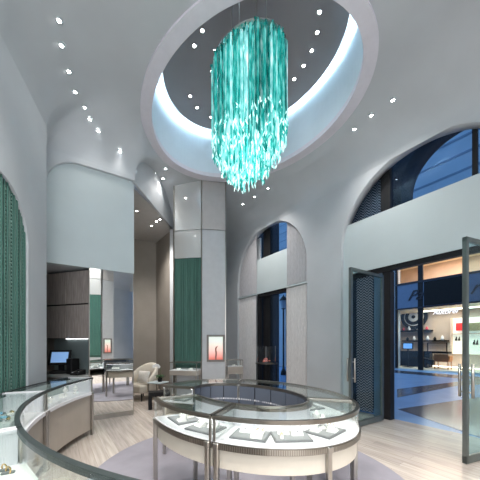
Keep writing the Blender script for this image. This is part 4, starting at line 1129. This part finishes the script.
text('r', -4.25, SF-.14, 4.15, 1.0, 'sign_ink', 'sign_letters', sh, .5)
text('Autorel', -5.85, SF-.17, 3.22, .36, 'sign_glow', 'window_lettering', sh, .3)

# fittings inside the shop
def shop_item(name, label, cat, items, mt, group=None):
    mb = MB()
    for it in items: rbox(mb, *it)
    return tag(mb.build(name, mt), label, cat, group)
BK = SF+2.98
def pa(px, c): k = (px-240)/263; return c*(.581*k-.814)/(.814*k+.581)
def pz(px, py, c): k = (px-240)/263; return 1.6+(343-py)*c/(.814*k+.581)/263
for k, (x0, x1, y) in enumerate(((399, 432, 331), (403, 448, 341))):
    a0, a1, z = pa(x0, BK-.2), pa(x1, BK-.2), pz((x0+x1)/2, y, BK-.2)
    shop_item('wall_shelf', ['upper short', 'lower long'][k]+' black shelf on the boutique wall across the street', 'shelf', [(a0, a1, BK-.4, BK, z-.05, z+.05)], 'black', 'black wall shelves in the boutique')
    n = 5 if k == 0 else 6
    for i in range(n):
        a = a0+.3+(a1-a0-.6)*i/(n-1); mt = ['red_stone', 'shop_white', 'black', 'gold'][(i+k) % 4] if k == 0 else ['black', 'shop_white'][i % 2]
        mb = MB(); h = .22+.08*((i*3) % 2); c_ = R3(a, BK-.2, z+.05)
        mb.lathe([(0, 0), (.07, 0), (.10, h*.4), (.05, h*.8), (.035, h), (0, h)], (c_[0], c_[1], z+.0505), 12)
        tag(mb.build('vase', mt), '%s vase, %s from the street-corner end of the %s boutique shelf' % ({'red_stone': 'red', 'shop_white': 'white', 'black': 'black', 'gold': 'golden'}[mt], ordn[i], ['upper', 'lower'][k]), 'vase', 'vases on the boutique shelves')
r = thing('round_wall_sign', 'round black and white disc on the boutique wall above the shelves', 'wall sign', R3(pa(414, BK-.1), BK-.1, pz(414, 317, BK-.1)))
for nm, rr_, mt, d in (('outer_disc', .85, 'black', 0), ('ring', .62, 'shop_white', .03), ('inner_disc', .56, 'black', .05), ('centre', .33, 'shop_white', .07), ('hub', .12, 'black', .09)):
    mb = MB(); cx = R3(pa(414, BK-.1), BK-.1-d, pz(414, 317, BK-.1)); vs = []
    for s2 in (0, .03):
        for j in range(28):
            t = 2*PI*j/28; vs.append((cx[0]+UA.x*rr_*math.cos(t)-UC.x*s2, cx[1]+UA.y*rr_*math.cos(t)-UC.y*s2, cx[2]+rr_*math.sin(t)))
    mb.add(vs, [(j, (j+1) % 28, 28+(j+1) % 28, 28+j) for j in range(28)]+[tuple(range(28)), tuple(range(55, 27, -1))]); mb.build(nm, mt, r)
cz = SF+1.6
a0, a1 = pa(399, cz), pa(450, cz)
r = thing('boutique_counter', 'black boutique counter with glass cabinet across the street', 'counter', R3((a0+a1)/2, cz, .06))
mb = MB(); rbox(mb, a0, a1, cz-.3, cz+.3, .95, 1.08); rbox(mb, a0, a0+1.9, cz-.25, cz+.25, .06, .95); mb.build('body', 'black', r)
mb = MB(); rbox(mb, pa(429, cz), a1-.05, cz-.28, cz+.28, 1.09, 1.6); mb.build('glass_cabinet', 'glass', r)
mb = MB()
for aa in (pa(429, cz), a1-.1): rbox(mb, aa, aa+.05, cz-.3, cz-.25, 1.08, 1.62)
rbox(mb, pa(429, cz), a1-.05, cz-.3, cz-.25, 1.58, 1.63); mb.build('cabinet_frame', 'black', r)
r = thing('screen_stand', 'slim floor stand with small blue screen just inside the boutique window', 'screen', R3(pa(408, SF+.6), SF+.6, .06))
aa = pa(408, SF+.6); mb = MB(); rbox(mb, aa-.03, aa+.03, SF+.57, SF+.63, .06, 1.3); rbox(mb, aa-.25, aa+.25, SF+.4, SF+.8, .06, .09); mb.build('stand', 'black', r)
mb = MB(); rbox(mb, aa-.30, aa+.30, SF+.55, SF+.6, 1.2, 1.62); mb.build('bezel', 'black', r)
mb = MB(); rbox(mb, aa-.25, aa+.25, SF+.54, SF+.55, 1.25, 1.57); mb.build('display', 'shop_screen', r)
# brown chair
aa = pa(443, SF+.9); c0 = SF+.9
r = thing('brown_chair', 'brown leather tub chair on thin legs inside the boutique window', 'chair', R3(aa, c0, .06))
mb = MB(); rbox(mb, aa-.35, aa+.35, c0-.3, c0+.3, .50, .62); mb.build('seat', 'brown_wood', r)
mb = MB(); rbox(mb, aa-.35, aa+.35, c0-.34, c0-.28, .6, .95); rbox(mb, aa-.4, aa-.34, c0-.3, c0+.25, .6, .85); rbox(mb, aa+.34, aa+.4, c0-.3, c0+.25, .6, .85); mb.build('backrest', 'brown_wood', r)
for sx in (-.32, .32):
    for sy in (-.27, .27): mb = MB(); rbox(mb, aa+sx-.02, aa+sx+.02, c0+sy-.02, c0+sy+.02, .06, .5); mb.build('leg', 'brown_wood', r)
# black tipped display box
aa = pa(427, SF+.9)
mb = MB(); mb.box(R3(aa, SF+.9, .50), (.75, .35, .28), RA, ry=.25, bev=.02)
mb.box(R3(aa, SF+.9, .22), (.1, .3, .3), RA)
tag(mb.build('black_display_wedge', 'black'), 'tilted black display wedge on the boutique floor left of the brown chair', 'display stand')
# lit wall niches
a0 = pa(453, BK); z1, z0 = pz(460, 318, BK), pz(460, 354, BK)
r = thing('lit_wall_vitrine', 'glowing cream wall vitrine with red and olive boxes in the boutique', 'vitrine', R3(a0+1, BK, z0))
mb = MB(); rbox(mb, a0, a0+4.0, BK-.05, BK-.01, z0, z1); mb.build('back_panel', 'vitrine_glow', r)
mb = MB(); rbox(mb, a0, a0+4.0, BK-.30, BK-.05, (z0+z1)/2+.1, (z0+z1)/2+.16); rbox(mb, a0-.06, a0, BK-.3, BK-.02, z0, z1); mb.build('shelf', 'shop_beige', r)
for i, (px, mt, nm) in enumerate(((462, 'red_box', 'red'), (474, 'olive_box', 'olive'))):
    a = pa(px, BK-.2); z = pz(px, 326.5, BK-.2)
    shop_item('gift_box', nm+' presentation box in the glowing boutique vitrine', 'box', [(a-.28, a+.28, BK-.3, BK-.06, z-.25, z+.22)], mt, 'boxes in the boutique vitrine')
for i, px in enumerate((456, 459, 474, 477)):
    a = pa(px, BK-.2); z = (z0+z1)/2+.16; mb = MB(); c_ = R3(a, BK-.2, z); mb.tube([(c_[0], c_[1], z-.45 if i < 2 else z-.7), (c_[0]+.04, c_[1], z-.2 if i < 2 else z-.4)], .045, 6, radii=[.07, .02])
    tag(mb.build('small_bottle', 'black'), 'tiny dark bottle, %s along the lower level of the glowing vitrine' % ordn[i], 'bottle', 'bottles in the boutique vitrine')
light('shop_lamp', 'AREA', R3(-4, SF+1.3, 3.6), 170, (1, .84, .66), size=6, sy=1.5, rot=(0, 0, RA))
light('shop_upper_lamp', 'AREA', R3(-4, SF+1.3, 6.75), 110, (1, .80, .66), size=6, sy=1.5, rot=(0, 0, RA))

mb = MB(); q = rp(283.8, CW+7.5); mb.box((q.x, q.y, 2.4), (.8, .6, 4.8), RA); struct(mb.build('pillar_street', 'plaster'))
# street lamp seen through the far window
lp = rp(283.5, CW+4.0)
r = thing('street_lantern', 'dark street lantern on a post outside the far arched window', 'street lamp', (lp.x, lp.y, 0))
mb = MB(); mb.lathe([(0, 0), (.14, 0), (.14, .15), (.07, .3), (.045, .5), (.04, 3.3), (.06, 3.35), (0, 3.35)], (lp.x, lp.y, -.02), 12); mb.build('post', 'black_metal', r)
mb = MB(); mb.lathe([(.10, 3.35), (.17, 3.75)], (lp.x, lp.y, 0), 6, smooth=False); mb.build('lantern_glass', 'facade', r)
mb = MB(); mb.lathe([(.22, 3.75), (.10, 3.92), (.03, 4.0), (0, 4.08)], (lp.x, lp.y, 0), 6, smooth=False); mb.lathe([(0, 3.3), (.12, 3.33), (.1, 3.36)], (lp.x, lp.y, 0), 6, smooth=False); mb.build('lantern_roof', 'black_metal', r)
